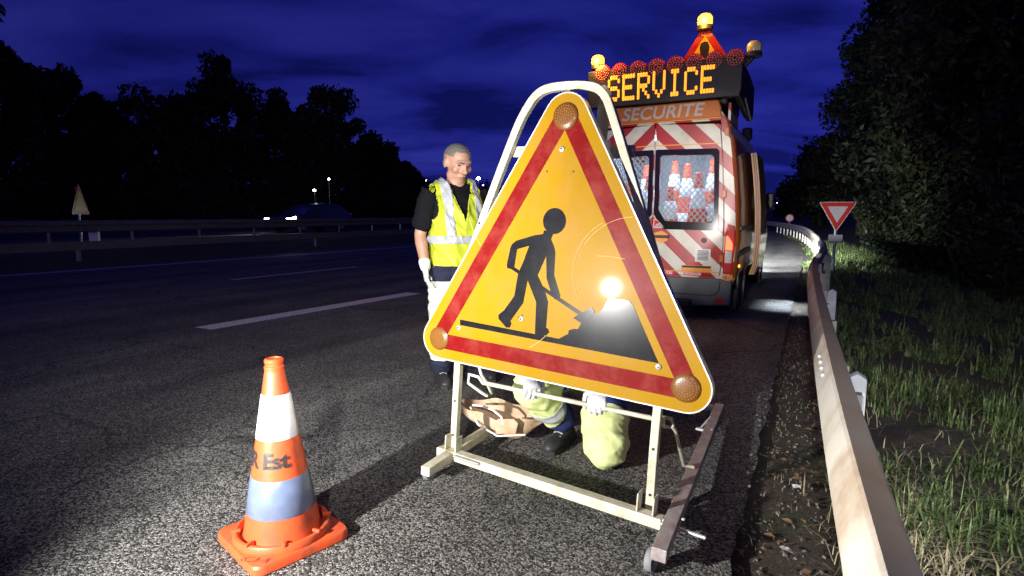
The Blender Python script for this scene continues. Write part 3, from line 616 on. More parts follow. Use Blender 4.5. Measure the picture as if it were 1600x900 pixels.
# crumbs, leaves and scraps on the soil verge
mb = MB()
for i in range(900):
    s = random.uniform(.9, 9); t = random.gauss(-.06, .13)
    if t > .35: continue
    q = rp(s, t, (0.0 if t < -.2 else gz(t) + gnoise(s, t)) + .004); a = random.uniform(.003, .012)
    mb.box(q, (a * random.uniform(.6, 1.5), a * random.uniform(.6, 1.4), a), Matrix.Rotation(random.random() * 3, 3, 'Z') @ Matrix.Rotation(random.random(), 3, 'X'))
tag(mb.build('gravel', 'stone'), 'loose gravel crumbs along the broken asphalt edge', 'gravel', kind='stuff')
mb = MB()
for i in range(190):
    s = random.uniform(.9, 6); t = random.gauss(.0, .12)
    q = rp(s, t, gz(t) + gnoise(s, t) + .012); a = random.uniform(.010, .026); rot = Matrix.Rotation(random.random() * 6, 3, 'Z') @ Matrix.Rotation(random.uniform(-.6, .6), 3, 'X')
    mb.add([q + rot @ Vector(v) for v in ((-a, 0, 0), (0, a * .5, .004), (a, 0, 0), (0, -a * .5, .004))], [(0, 1, 2, 3)])
tag(mb.build('dead_leaves', 'deadleaf'), 'scattered dead leaves on the soil verge', 'leaves', kind='stuff')
for i, (s, t, lab) in enumerate([(2.35, -.02, 'crumpled pale paper scrap lying nearest on the soil verge'), (2.95, .0, 'small white paper scrap on the soil farther up the verge')]):
    q = rp(s, t, gz(t) + .03); rr = random.Random(i)
    mb = MB(); g = [[Vector(((x - 1.5) * .014, (y - 1.5) * .011, rr.uniform(0, .014))) for x in range(4)] for y in range(4)]
    mb.add([g[y][x] for y in range(4) for x in range(4)], [(y * 4 + x, y * 4 + x + 1, y * 4 + x + 5, y * 4 + x + 4) for y in range(3) for x in range(3)])
    o = mb.build('paper_scrap', 'paper', solid=.001); o.location = q; o.rotation_euler = (0, .2, i * 1.3); tag(o, lab, 'litter')

# --- yield sign
yp = rp(13.8, .42, gz(.42)); ys = thing('yield_sign', 'red and white inverted triangle yield sign with small plate behind guardrail', 'road sign', yp, R(-12))
MB().tube([(0, .03, 0), (0, .03, 1.55)], .03, 10).build('post', 'steel', ys, smooth=40)
MB().prism(round_poly([(-.36, 1.60), (.36, 1.60), (0, .98)][::-1], .02), (0, 0, 0), (1, 0, 0), (0, 0, 1), (0, 1, 0), -.012, .012).build('panel', 'signwhite', ys)
MB().prism(round_poly([(-.335, 1.587), (.335, 1.587), (0, 1.01)][::-1], .015), (0, -.0135, 0), (1, 0, 0), (0, 0, 1), (0, 1, 0), -.002, 0).build('red_border', 'ygred', ys)
MB().prism([(-.195, 1.505), (.195, 1.505), (0, 1.17)][::-1], (0, -.0170, 0), (1, 0, 0), (0, 0, 1), (0, 1, 0), -.002, 0).build('white_triangle', 'signwhite', ys)
MB().box((0, 0, .85), (.27, .018, .145)).build('distance_plate', 'signwhite', ys, bevel=.004)

# --- car on the other carriageway
def car(loc, rz):
    t = thing('passing_car', 'dark car with a bright headlamp passing on the opposite carriageway', 'car', loc, rz)
    side = [(-2.1, .30), (-1.75, .24), (-1.2, .24), (1.2, .24), (1.75, .24), (2.1, .32), (2.14, .62), (2.02, .78), (1.15, .93), (.45, 1.40), (-.3, 1.47), (-1.3, 1.42), (-1.95, 1.02), (-2.13, .92)]
    mb = MB(); n = len(side); v = []
    for yy, k in ((-.86, 0), (-.80, 1), (.80, 1), (.86, 0)):
        for x, z in side: v.append((x, yy * (.80 if z > 1.2 else .93 if z > .95 else 1), z))
    f = [(a * n + i, a * n + (i + 1) % n, (a + 1) * n + (i + 1) % n, (a + 1) * n + i) for a in range(3) for i in range(n)] + [tuple(range(n)), tuple(3 * n + i for i in range(n))[::-1]]
    mb.add(v, f).build('body', 'carpaint', t, smooth=35, bevel=.03)
    for y in (-1, 1):
        MB().prism([(.95, .98), (.42, 1.34), (-.28, 1.40), (-.30, .98)], (0, y * .795, 0), (1, 0, 0), (0, -y * .12, 1), (0, y, 0), .0, .1).build('side_window', 'gloss', t)
        MB().prism([(-.38, .98), (-.36, 1.40), (-1.2, 1.36), (-1.6, 1.05)], (0, y * .795, 0), (1, 0, 0), (0, -y * .12, 1), (0, y, 0), .0, .1).build('side_window', 'gloss', t)
        h = MB(); h.prism([(1.70, .62), (2.1, .58), (2.12, .70), (1.75, .80)], (0, y * .62, 0), (1, 0, 0), (0, 0, 1), (0, y, 0), 0, .27).build('headlamp', 'headlit', t)
        MB().box((-2.06, y * .66, .88), (.18, .3, .14)).build('tail_lamp', 'taillit', t, bevel=.02)
        for x in (-1.3, 1.32):
            w = MB(); w.lathe([(.30, -.1), (.32, -.06), (.32, .06), (.30, .1)], 24, (x, y * .79, .32), (1, 0, 0), (0, 0, 1), (0, 1, 0)); wh = w.build('wheel', 'rubber', t, smooth=40)
            MB().lathe([(.2, 0), (.19, .02)], 16, (x, y * .88, .32), (1, 0, 0), (0, 0, 1), (0, y, 0)).build('rim', 'steel', wh)
    return t
cp_ = rp(21.9, -23.2, .405); ct = car(cp_, math.atan2(-DV.y, -DV.x))
lamp('car_headlight', 'SPOT', rp(19.5, -22.6, 1.05), 500, (.9, .97, 1), rp(5, -20.5, .5), .06, 45, .6)

# --- distance: lorry, round sign, town lights
t = thing('distant_lorry', 'small dark distant lorry with marker lamps at the end of the road', 'lorry', rp(62, -2.6 + bend(62), 0), -RD + R(8))
MB().box((0, 0, 2.0), (2.4, 7, 2.7)).build('cargo_box', 'carpaint', t, bevel=.05)
MB().box((0, 4.4, 1.7), (2.3, 1.8, 2.2)).build('cab', 'carpaint', t, bevel=.15)
for x in (-1.0, 1.0):
    MB().box((x, -3.53, 3.22), (.16, .06, .12)).build('marker_lamp', 'stlamp3', t); MB().box((x, -3.53, 1.0), (.25, .06, .16)).build('tail_lamp', 'taillit', t)
    for y in (-2.4, 4.3): MB().lathe([(.45, -.15), (.48, -.1), (.48, .1), (.45, .15)], 18, (x, y, .48), (0, 1, 0), (0, 0, 1), (1, 0, 0)).build('wheel', 'rubber', t, smooth=40)
t = thing('round_sign', 'small distant round road sign glowing pale at the road bend', 'road sign', rp(46, .8 + bend(46), 0), R(-18))
MB().tube([(0, .03, 0), (0, .03, 1.2)], .04, 8).build('post', 'steel', t)
MB().lathe([(.27, 0), (.27, .02)], 24, (0, 0, 1.05), (1, 0, 0), (0, 0, 1), (0, -1, 0)).build('panel', 'ygred', t)
MB().lathe([(.21, 0), (.21, .004)], 24, (0, -.022, 1.05), (1, 0, 0), (0, 0, 1), (0, -1, 0)).build('face', 'signwhite', t)
for i, (px, py, D, m, hh, lab) in enumerate([(661, 291, 150, 'stlamp', .3, 'white street lamp low behind the standing man sleeve'), (667, 283, 170, 'stlamp3', .22, 'warm dot of a distant lamp above the standing man sleeve'), (748, 280, 140, 'stlamp', .42, 'brightest white distant lamp right of the standing man'), (754, 290, 150, 'stlamp2', .34, 'violet distant lamp right of the standing man'), (763, 300, 150, 'stlamp3', .22, 'faint distant lamp beside the sign frame'), (494, 298, 120, 'stlamp', .16, 'tiny lamp glinting between the left trees'), (517, 281, 130, 'stlamp', .13, 'tiniest lamp high between the left trees'), (1213, 318, 160, 'stlamp', .25, 'distant white lamp past the van at the road end'), (1232, 331, 130, 'stlamp3', .2, 'distant warm lamp at the bend under the right trees')]):
    if px in (494, 517): D = 32
    sc = 1 if D > 50 else .4
    z = 1.3 + (335 - py) / 900 * D; b = gpix(px, D); t = thing('street_lamp', lab, 'street lamp', (b.x, b.y, 0), 0, 'distant lamps')
    MB().tube([(0, 0, 0), (0, 0, z)], [.09 * sc, .05 * sc], 6).build('pole', 'post', t); MB().ell((0, -.02, z), (hh * 1.1 * sc, hh * sc, hh * .8 * sc), 10).build('lamp_head', m, t)
# ------------------------------------------------------------------ traffic cones
def cone_r(z): return .146 + (.034 - .146) * (z - .05) / .66
def make_cone(name, label, loc, rz, group=None, written=True):
    t = thing(name, label, 'traffic cone', loc, rz, group)
    sq = round_poly([(-.195, -.195), (.195, -.195), (.195, .195), (-.195, .195)], .05, 5); sq2 = [(x * .93, y * .93) for x, y in sq]; n = len(sq)
    mb = MB(); vs = [(x, y, .0) for x, y in sq] + [(x, y, .026) for x, y in sq] + [(x * .975, y * .975, .034) for x, y in sq] + [(x * .7, y * .7, .042) for x, y in sq]
    mb.add(vs, [tuple(range(n))[::-1]] + [(k * n + i, k * n + (i + 1) % n, (k + 1) * n + (i + 1) % n, (k + 1) * n + i) for k in range(3) for i in range(n)] + [tuple(3 * n + i for i in range(n))])
    mb.build('base', 'cone', t, smooth=35)
    MB().lathe([(.186, .036), (.186, .050), (.180, .062), (.170, .064), (.164, .058), (.158, .045)], 48, cap=False).build('collar', 'cone', t, smooth=50)
    for k in range(8):
        a = R(22 + 45 * k); MB().box((.170 * math.cos(a), .170 * math.sin(a), .066), (.034, .012, .012), Matrix.Rotation(a, 3, 'Z')).build('collar_rib', 'cone', t, bevel=.003)
    prof = [(.150, .040), (cone_r(.06), .06)] + [(cone_r(z), z) for z in np.linspace(.09, .690, 12)] + [(.036, .698), (.0375, .704), (.0375, .712), (.033, .716), (.033, .722), (.036, .727), (.036, .738), (.031, .743), (.024, .743), (.022, .70)]
    MB().lathe(prof, 56, cap=False).build('body', 'cone', t, smooth=40)
    for z0, z1 in ((.140, .285), (.435, .605)):
        MB().lathe([(cone_r(z) + e, z) for z, e in ((z0, .0005), (z0 + .002, .0022), ((z0 + z1) / 2, .0022), (z1 - .002, .0022), (z1, .0005))], 56, cap=False).build('reflective_band', 'coneband2' if z0 < .2 and written else 'coneband', t, smooth=50)
    if written:
        v, f = text('DIR Est', .082, .003, 0, .98); mb = MB(); out = []
        for x, y, _ in v:
            z = .358 + y; rr = cone_r(z) + .0025; a = x / .094 - math.pi / 2 + R(-32) - rz
            out.append((rr * math.cos(a), rr * math.sin(a), z))
        mb.add(out, f).build('lettering', 'ink', t)
        v, f = text('CH', .075, -.0012, .15); a0 = -math.pi / 2 - rz + R(-6)
        ex = Vector((math.cos(a0 + math.pi / 2), math.sin(a0 + math.pi / 2), 0)); ey = Vector((-math.cos(a0), -math.sin(a0), 0))
        c0 = Vector((math.cos(a0), math.sin(a0), 0)) * .222
        pts = [c0 + ex * x + ey * y * .62 for x, y, _ in v]
        MB().add([(p.x, p.y, .0425) for p in pts], f).build('marking', 'ink', t)
    return t
make_cone('traffic_cone', 'orange traffic cone with worn reflective bands standing on the asphalt', (-.925, 2.185, .004), R(46))

# ------------------------------------------------------------------ the road works sign on its stand
def gp(px, py, z=0.):
    P = R(7.28); a = (px - 800) / 900; b = -(py - 450) / 900
    r = Vector((a, math.cos(P) + b * math.sin(P), -math.sin(P) + b * math.cos(P))); k = (z - 1.3) / r.z
    return Vector((0, 0, 1.3)) + r * k
HB = .65
E2 = Vector((.85295865, -.51968002, -.04893081)); U2 = Vector((.06517742, .01302925, .99778863)); B2 = Vector((.51789328, .85426162, -.04498481))
SO = Vector((.1614, 2.531, .6496)) - U2 * HB
SM = Matrix((E2, B2, U2)).transposed().to_4x4(); SM.translation = SO; SI = SM.inverted()
sign = thing('road_works_sign', 'large yellow triangular men-at-work sign with red border on a wheeled stand', 'road sign', M4=SM)
def wp(p): return SI @ Vector(p)
LS = 1.235; LH = LS * math.sqrt(3) / 2
TRI = [(-LS / 2, HB), (LS / 2, HB), (0, HB + LH)]
ctr = (0, HB + LH / 3)
def tri_off(d):
    k = (LH / 3 + d) / (LH / 3); return [(ctr[0] + (x - ctr[0]) * k, ctr[1] + (y - ctr[1]) * k) for x, y in TRI]
def tri_round(d, n=10):        # the lens triangle grown by d, corners round
    out = []
    for (x, y), a in zip(TRI, (210, 330, 90)): out += arc_pts(x, y, d, a - 60, a + 60, n)
    return out
XYZ = ((0, 0, 0), (1, 0, 0), (0, 0, 1), (0, 1, 0))
panel = MB().prism(tri_round(.100), *XYZ, 0, .028).build('panel', 'yellow', sign)
MB().prism(tri_round(.0965), *XYZ, .0285, .0305).build('back_plate', 'rim', sign)
MB().ring(tri_round(.103), tri_round(.0975), *XYZ, -.003, .036).build('rim', 'rim', sign, smooth=40)
o_, i_ = match_rings(round_poly(tri_off(.048), .058, 6), tri_off(-.028), ctr)
MB().ring(o_, i_, *XYZ, -.0016, .001).build('red_border', 'signred', sign)
BODY=[(-0.066, 0.578), (-0.069, 0.562), (-0.114, 0.553), (-0.206, 0.522), (-0.228, 0.504), (-0.235, 0.485), (-0.248, 0.41), (-0.245, 0.392), (-0.223, 0.39), (-0.207, 0.4), (-0.198, 0.484), (-0.136, 0.504), (-0.162, 0.427), (-0.184, 0.375), (-0.197, 0.267), (-0.246, 0.195), (-0.277, 0.167), (-0.274, 0.149), (-0.229, 0.114), (-0.21, 0.117), (-0.202, 0.135), (-0.208, 0.149), (-0.147, 0.241), (-0.132, 0.348), (-0.08, 0.254), (-0.075, 0.113), (-0.072, 0.098), (-0.018, 0.11), (-0.003, 0.127), (-0.01, 0.141), (-0.021, 0.146), (-0.02, 0.262), (-0.038, 0.305), (-0.082, 0.376), (-0.046, 0.465), (-0.036, 0.368), (-0.002, 0.291), (0.014, 0.277), (0.033, 0.282), (0.039, 0.296), (-0.0, 0.385), (-0.002, 0.486), (-0.011, 0.512), (-0.028, 0.541), (-0.02, 0.564), (-0.004, 0.572)]
MOUND=[(0.048, 0.106), (0.071, 0.122), (0.09, 0.134), (0.093, 0.151), (0.116, 0.161), (0.135, 0.163), (0.147, 0.189), (0.174, 0.2), (0.203, 0.243), (0.221, 0.244), (0.242, 0.266), (0.253, 0.297), (0.269, 0.316), (0.304, 0.316), (0.33, 0.318), (0.352, 0.316), (0.371, 0.3), (0.5, 0.078)]
BLADE=[(0.192, 0.267), (0.207, 0.248), (0.17, 0.192), (0.152, 0.19), (0.109, 0.208), (0.143, 0.235)]
HANDLE=[(-0.219, 0.406), (0.148, 0.237), (0.139, 0.223), (-0.226, 0.392)]
BARP=[(-0.497, 0.114), (0.074, 0.105), (0.5, 0.078), (-0.495, 0.086)]
up = lambda l: [(x, y + HB) for x, y in l]
pic = MB().prism(up(BODY), *XYZ, -.0014, .001).build('worker_symbol', 'signblack', sign)
MB().prism([(-.018 + .056 * math.cos(R(a)), HB + .622 + .057 * math.sin(R(a))) for a in range(0, 360, 10)], *XYZ, -.0019, .001).build('symbol_head', 'signblack', pic)
MB().prism(up(HANDLE), *XYZ, -.0024, .001).build('shovel_handle', 'signblack', pic)
MB().prism(up(BLADE), *XYZ, -.0028, .001).build('shovel_blade', 'signblack', pic)
MB().prism(up(MOUND), *XYZ, -.0018, .001).build('earth_heap', 'signblack', pic)
MB().prism(up(BARP), *XYZ, -.0010, .001).build('ground_line', 'signblack', pic)
for x, y in TRI:
    l = MB().lathe([(.058, .004), (.058, -.006), (.052, -.011), (.03, -.0135), (.002, -.0145)], 32, (x, 0, y), (1, 0, 0), (0, 0, 1), (0, 1, 0)).build('lamp_lens', 'lens', sign, smooth=50)
    mb = MB()
    for q in range(7):
        for a in range(max(1, q * 6)):
            if q > 4: continue
            an = 2 * math.pi * a / max(1, q * 6) + q * .3; rr = q * .0112
            mb.lathe([(.0036, 0), (.0026, -.0016)], 6, (x + rr * math.cos(an), -.0143 + .0035 * (rr / .05) ** 2, y + rr * math.sin(an)), (1, 0, 0), (0, 0, 1), (0, 1, 0))
    tag(mb.build('facets', 'lens_dot', l), 'fine lens facets', None, kind='stuff'); del mb
for x, y in [(-.007, .932), (-.502, .072), (-.15, .167), (.501, .064)]:
    b_ = MB().lathe([(.012, .0), (.012, -.004), (.009, -.006), (.002, -.0065)], 14, (x, -.001, y + HB), (1, 0, 0), (0, 0, 1), (0, 1, 0)).build('bolt', 'steel', sign, smooth=40)
    MB().lathe([(.0045, -.0075), (.0045, -.0065)], 8, (x, -.001, y + HB), (1, 0, 0), (0, 0, 1), (0, 1, 0)).build('bolt_socket', 'ink', b_)
for x, y in [(-.072, .836), (.056, .837), (-.148, .185), (-.165, .172)]: MB().lathe([(.004, -.002), (.004, .001)], 10, (x, 0, y + HB), (1, 0, 0), (0, 0, 1), (0, 1, 0)).build('screw_hole', 'ink', sign)
for q, (cx, cz, r_, a0, a1) in enumerate([(.33, .42, .24, 120, 215), (.36, .40, .26, 95, 150), (-.1, .75, .4, 200, 222), (.25, -.01, .5, 82, 96), (-.25, .3, .3, 300, 320)]):
    pts = arc_pts(cx, cz + HB, r_, a0, a1, 16); MB().prism(pts + [(cx + (p[0] - cx) * (1 - .0014 / r_), cz + HB + (p[1] - cz - HB) * (1 - .0014 / r_)) for p in pts[::-1]], *XYZ, -.0022, -.0012).build('scratch', M('scratched_film', (.74, .50, .16), .6, var=.4, vs=40), sign)
# loop frame behind the panel: flat rectangular tube swept along its path
def flat_sweep(name, path, w, d, mat, parent):
    """path in the sign plane (x, z); w across the path in the plane, d along the normal"""
    P = [Vector((x, z)) for x, z in path]; n = len(P); v = []; mb = MB()
    for i in range(n):
        t = (P[min(i + 1, n - 1)] - P[max(i - 1, 0)]).normalized(); s = Vector((-t.y, t.x)) * (w / 2)
        for q, y in ((P[i] + s, y0), (P[i] - s, y0), (P[i] - s, y0 + d), (P[i] + s, y0 + d)): v.append((q.x, y, q.y))
    f = [(i * 4 + j, i * 4 + (j + 1) % 4, (i + 1) * 4 + (j + 1) % 4, (i + 1) * 4 + j) for i in range(n - 1) for j in range(4)] + [(0, 1, 2, 3), tuple((n - 1) * 4 + j for j in (3, 2, 1, 0))]
    return mb.add(v, f).build(name, mat, parent, bevel=.004)
def smooth_path(p, it=2):
    for _ in range(it):
        q = [p[0]]
        for a, b in zip(p, p[1:]): q += [(a[0] * .75 + b[0] * .25, a[1] * .75 + b[1] * .25), (a[0] * .25 + b[0] * .75, a[1] * .25 + b[1] * .75)]
        p = q + [p[-1]]
    return p
y0 = .05
loop = [(.505, -.63), (.493, -.1), (.515, .27), (.392, .582), (.249, .935), (.186, 1.085), (.150, 1.165), (.085, 1.210), (-.11, 1.215), (-.185, 1.190), (-.243, 1.11), (-.287, 1.02), (-.427, .649), (-.545, .30), (-.538, -.1), (-.537, -.62)]
flat_sweep('loop_frame', smooth_path(up(loop)), .036, .034, 'frame', sign)
for x, z in [(-.45, .59), (.4, .565), (-.537, -.32), (-.537, -.5), (.498, -.3), (.503, -.5)]:
    MB().lathe([(.006, .046), (.006, .052)], 10, (x, .0, z + HB), (1, 0, 0), (0, 0, 1), (0, 1, 0)).build('frame_hole', 'ink', sign)
MB().box((-.02, .11, .936 + HB), (.60, .03, .05)).build('cross_bar', 'frame', sign, bevel=.004)
MB().box((0, .11, .12 + HB), (1.04, .03, .045)).build('cross_bar', 'frame', sign, bevel=.004)
for sx in (-1, 1): MB().box((sx * .17, .055, .5 + HB), (.03, .05, .95)).build('panel_rib', 'rim', sign, bevel=.003)
MB().bar((.125, .115, 1.20 + HB), wp((.50, 4.30, .08)), .075, .03, B2).build('rear_leg', 'frame', sign, bevel=.004)
# base
fb0, fb1 = Vector((-.375, 2.865, .085)), Vector((.60, 2.150, .085))
MB().bar(wp(fb0), wp(fb1), .055, .045).build('front_bar', 'frame', sign, bevel=.004)
lr0, lr1 = gp(664, 737, .085), gp(664, 737, .085) + Vector((.46, .888, 0)) * 1.95
MB().bar(wp(lr0), wp(lr1), .05, .045).build('side_rail', 'frame', sign, bevel=.004)
rr0 = gp(1029, 868, .095); rr1 = gp(1124, 636, .07)
MB().bar(wp(rr0), wp(rr1), .055, .05).build('side_rail', 'rust', sign, bevel=.003)
MB().bar(wp(lr1 - Vector((.03, .06, 0))), wp(rr1 - Vector((.03, .06, 0))), .045, .045).build('rear_bar', 'frame', sign, bevel=.004)
def wheel(c, ax, r_=.042, w=.028):
    c, ax = wp(c), (SI.to_3x3() @ Vector(ax)).normalized(); x = ax.orthogonal().normalized(); y = ax.cross(x)
    w_ = MB().lathe([(r_ * .55, -w / 2), (r_ * .93, -w / 2), (r_, -w * .3), (r_, w * .3), (r_ * .93, w / 2), (r_ * .55, w / 2)], 28, c, x, y, ax).build('caster_wheel', 'grey_rubber', sign, smooth=40)
    MB().lathe([(.012, -w * .8), (.012, w * .8)], 12, c, x, y, ax).build('axle', 'steel', w_, smooth=40)
for c in (gp(671, 737, .042), gp(1018, 874, .042) , lr1 + Vector((-.05, -.02, -.04)), rr1 + Vector((-.06, -.02, -.03))): wheel(c, (fb1 - fb0).normalized(), .044 if c.y < 2.1 else .04)
for b0 in (fb0.lerp(fb1, .078), fb0.lerp(fb1, .945)):
    for k in (-.034, .034):
        q = b0 + (fb1 - fb0).normalized() * k
        MB().box(wp(q + Vector((0, .01, .06))), (.007, .055, .075)).build('bracket', 'frame', sign, bevel=.002)
for px, py, z, ln in ((728, 719, .1, .16), (1058, 826, .09, .22), (1042, 655 + 160, .1, .07)):
    q = gp(px, py, z); d = (fb1 - fb0).normalized() * ln / 2
    MB().tube([wp(q - d), wp(q + d)], .008, 10).build('locking_pin', 'steel', sign, smooth=40)
for px, py in ((1068, 812), (1112, 672)): 
    MB().lathe([(.008, 0), (.006, .006)], 8, wp(gp(px, py, .121))).build('bolt', 'steel', sign)
rod0, rod1 = Vector((-.15, 2.85, .45)), Vector((.622, 2.375, .43))
MB().tube([wp(rod0), wp(rod1)], .011, 12).build('grip_rod', 'frame', sign, smooth=40)
for f_ in (.0, ):
    a = rod0; MB().tube([wp(a), wp(a + Vector((-.02, .0, .03))), wp(a + Vector((-.07, .03, .035))), wp(a + Vector((-.075, .03, -.01))), wp(a + Vector((-.01, .03, -.06))), wp(a + Vector((.02, .06, -.09)))], .008, 8).build('clamp', 'rope', sign, smooth=50)
    MB().tube([wp(gp(747, 565, .58)), wp(gp(752, 585, .50)), wp(gp(762, 600, .44)), wp(gp(768, 615, .36))], .008, 8).build('cable', 'rope', sign, smooth=50)
ck = [gp(1036, 664, .42), gp(1036, 652, .43), gp(1049, 654, .43), gp(1053, 668, .40), gp(1036, 666, .40)]
MB().tube([wp(p) for p in ck], .009, 8).build('crank_handle', 'frame', sign, smooth=50)
MB().tube([wp(p) for p in (gp(1050, 666, .41), gp(1055, 672, .39), gp(1068, 727, .13), gp(1084, 730, .12))], .008, 8).build('crank_rod', 'frame', sign, smooth=50)
MB().tube([wp(gp(1110, 652, .1)), wp(gp(1092, 672, .06))], .006, 6).build('rope_end', 'rope', sign)
MB().box(wp(gp(1100, 672, .09)), (.09, .03, .012)).build('rail_bracket', 'steel', sign, bevel=.002)

# ------------------------------------------------------------------ canvas bag hanging by the clamp
bc = gp(792, 634, .22); bag = thing('canvas_bag', 'slumped tan canvas bag with white cord lying over the stand rail', 'bag', (bc.x, bc.y, 0.04), R(-12)); bag.scale = (1, 1, .82)
v = []; NX, NU = 22, 13
for i in range(NX):
    u = i / (NX - 1); x = -.27 + .50 * u; env = math.sin(math.pi * min(1, max(0, .04 + .93 * u))) ** .7
    for j in range(NU):
        a = math.pi * (j / (NU - 1)); fr = math.cos(a); dp = math.sin(a) ** .8
        zr = .235 - .05 * u - (.035 * env if fr > 0 else 0)
        w = 1 + .06 * math.sin(9 * u + 2 * a) + .05 * math.sin(17 * u + a)
        v.append((x + .012 * math.sin(5 * a + 3), -fr * .115 * env * w, zr - dp * .17 * env * w + .016 * math.sin(14 * u + 4 * fr) * env))
f = [(i * NU + j, i * NU + j + 1, (i + 1) * NU + j + 1, (i + 1) * NU + j) for i in range(NX - 1) for j in range(NU - 1)]
sh = MB().add(v, f).build('shell', 'bag', bag, smooth=170, solid=.006); ss_ = sh.modifiers.new('sub', 'SUBSURF'); ss_.levels = 1; ss_.render_levels = 2
MB().prism([(-.05, 0), (.06, 0.01), (.075, .09), (.05, .12), (-.04, .11), (-.06, .06)], (.02, -.125, .075), (1, 0, 0), (0, -.12, 1), (0, -1, 0), 0, .010).build('pocket', 'bag', bag, bevel=.004)
MB().tube([(-.19, -.03, .22), (-.12, -.10, .25), (-.05, -.13, .24), (.0, -.14, .20), (.01, -.14, .15)], .008, 8).build('cord', 'rope', bag, smooth=50)
MB().tube([(-.21, -.02, .2), (-.14, -.11, .12), (-.02, -.15, .07), (.13, -.12, .08)], .007, 8).build('seam', 'rope', bag, smooth=50)

# ------------------------------------------------------------------ the service van
VS, VT = 7.6, -1.87
vo = rp(VS, VT, 0); van = thing('service_van', 'orange roadside service van with red and white chevron doors and lit roof sign', 'van', vo, -RD)
HP = [(.97, .36), (1.015, .55), (1.03, .95), (1.01, 1.4), (.965, 1.85), (.91, 2.25), (.865, 2.44), (.79, 2.56), (.62, 2.625), (.3, 2.645)]
FULL = HP + [(-x, z) for x, z in reversed(HP)]                    # open at the bottom, right to left over the roof
def zmax(y): return float(np.interp(y, [0, 3.7, 4.0, 4.75, 5.0, 5.45, 5.5], [9, 9, 2.62, 1.62, 1.42, 1.15, .9]))
ys_ = [.0, .6, 1.4, 2.2, 3.0, 3.7, 4.0, 4.25, 4.5, 4.75, 5.0, 5.25, 5.45, 5.5]
v = []; n = len(FULL)
for y in ys_:
    k = .99 if y == 5.5 else 1
    for x, z in FULL: v.append((x * k, y, min(z, zmax(y)) if z > .9 else z))
f = [(i * n + j, i * n + j + 1, (i + 1) * n + j + 1, (i + 1) * n + j) for i in range(len(ys_) - 1) for j in range(n - 1)] + [tuple((len(ys_) - 1) * n + j for j in range(n))]
MB().add(v, f).build('body', 'orange', van, smooth=30, solid=.02)
# inside
lin_ = MB(); lin_.add([(-.9, .06, .62), (.9, .06, .62), (.9, 2.9, .62), (-.9, 2.9, .62), (-.9, .06, 2.4), (.9, .06, 2.4), (.9, 2.9, 2.4), (-.9, 2.9, 2.4)], [(0, 1, 2, 3), (4, 5, 6, 7), (0, 3, 7, 4), (1, 2, 6, 5), (2, 3, 7, 6)])
lin_.build('interior_liner', 'liner', van)
MB().box((0, 2.75, .50), (1.8, 5.2, .2)).build('underbody', 'black', van)
il = MB().box((0, .75, 2.36), (1.1, .12, .03)).build('interior_lamp', M('cool_lamp_lit', (1, 1, 1), em=(.8, .9, 1), es=6), van)
a_ = bpy.data.lights.new('interior_light', 'AREA'); a_.energy = 50; a_.color = (.68, .82, 1.0); a_.shape = 'RECTANGLE'; a_.size = 1.1; a_.size_y = .3
ao = bpy.data.objects.new('interior_light', a_); C.objects.link(ao); ao.parent = van; ao.location = (0, .42, 2.33); ao.rotation_euler = (R(14), 0, 0)
# rear: frame round the doors, two doors with windows
DOOR = [(.004, .53), (.86, .53), (.885, .8), (.885, 1.2), (.865, 1.6), (.83, 2.05), (.79, 2.40), (.004, 2.44)]
BOTH = DOOR + [(-x, z) for x, z in reversed(DOOR)]
OUT = [(.985, .47), *HP[1:7], (.80, 2.55), (-.80, 2.55), *[(-x, z) for x, z in reversed(HP[1:7])], (-.985, .47)]
BOTHS = [(.86, .53), (.885, .8), (.885, 1.2), (.865, 1.6), (.83, 2.05), (.79, 2.44), (-.79, 2.44), (-.83, 2.05), (-.865, 1.6), (-.885, 1.2), (-.885, .8), (-.86, .53)]
o_, i_ = match_rings(OUT, BOTHS, (0, 1.5))
RV = ((0, 0, 0), (1, 0, 0), (0, 0, 1), (0, 1, 0))
MB().ring(o_, i_, *RV, -.012, .02).build('rear_frame', 'chev', van, smooth=30, bevel=.006)
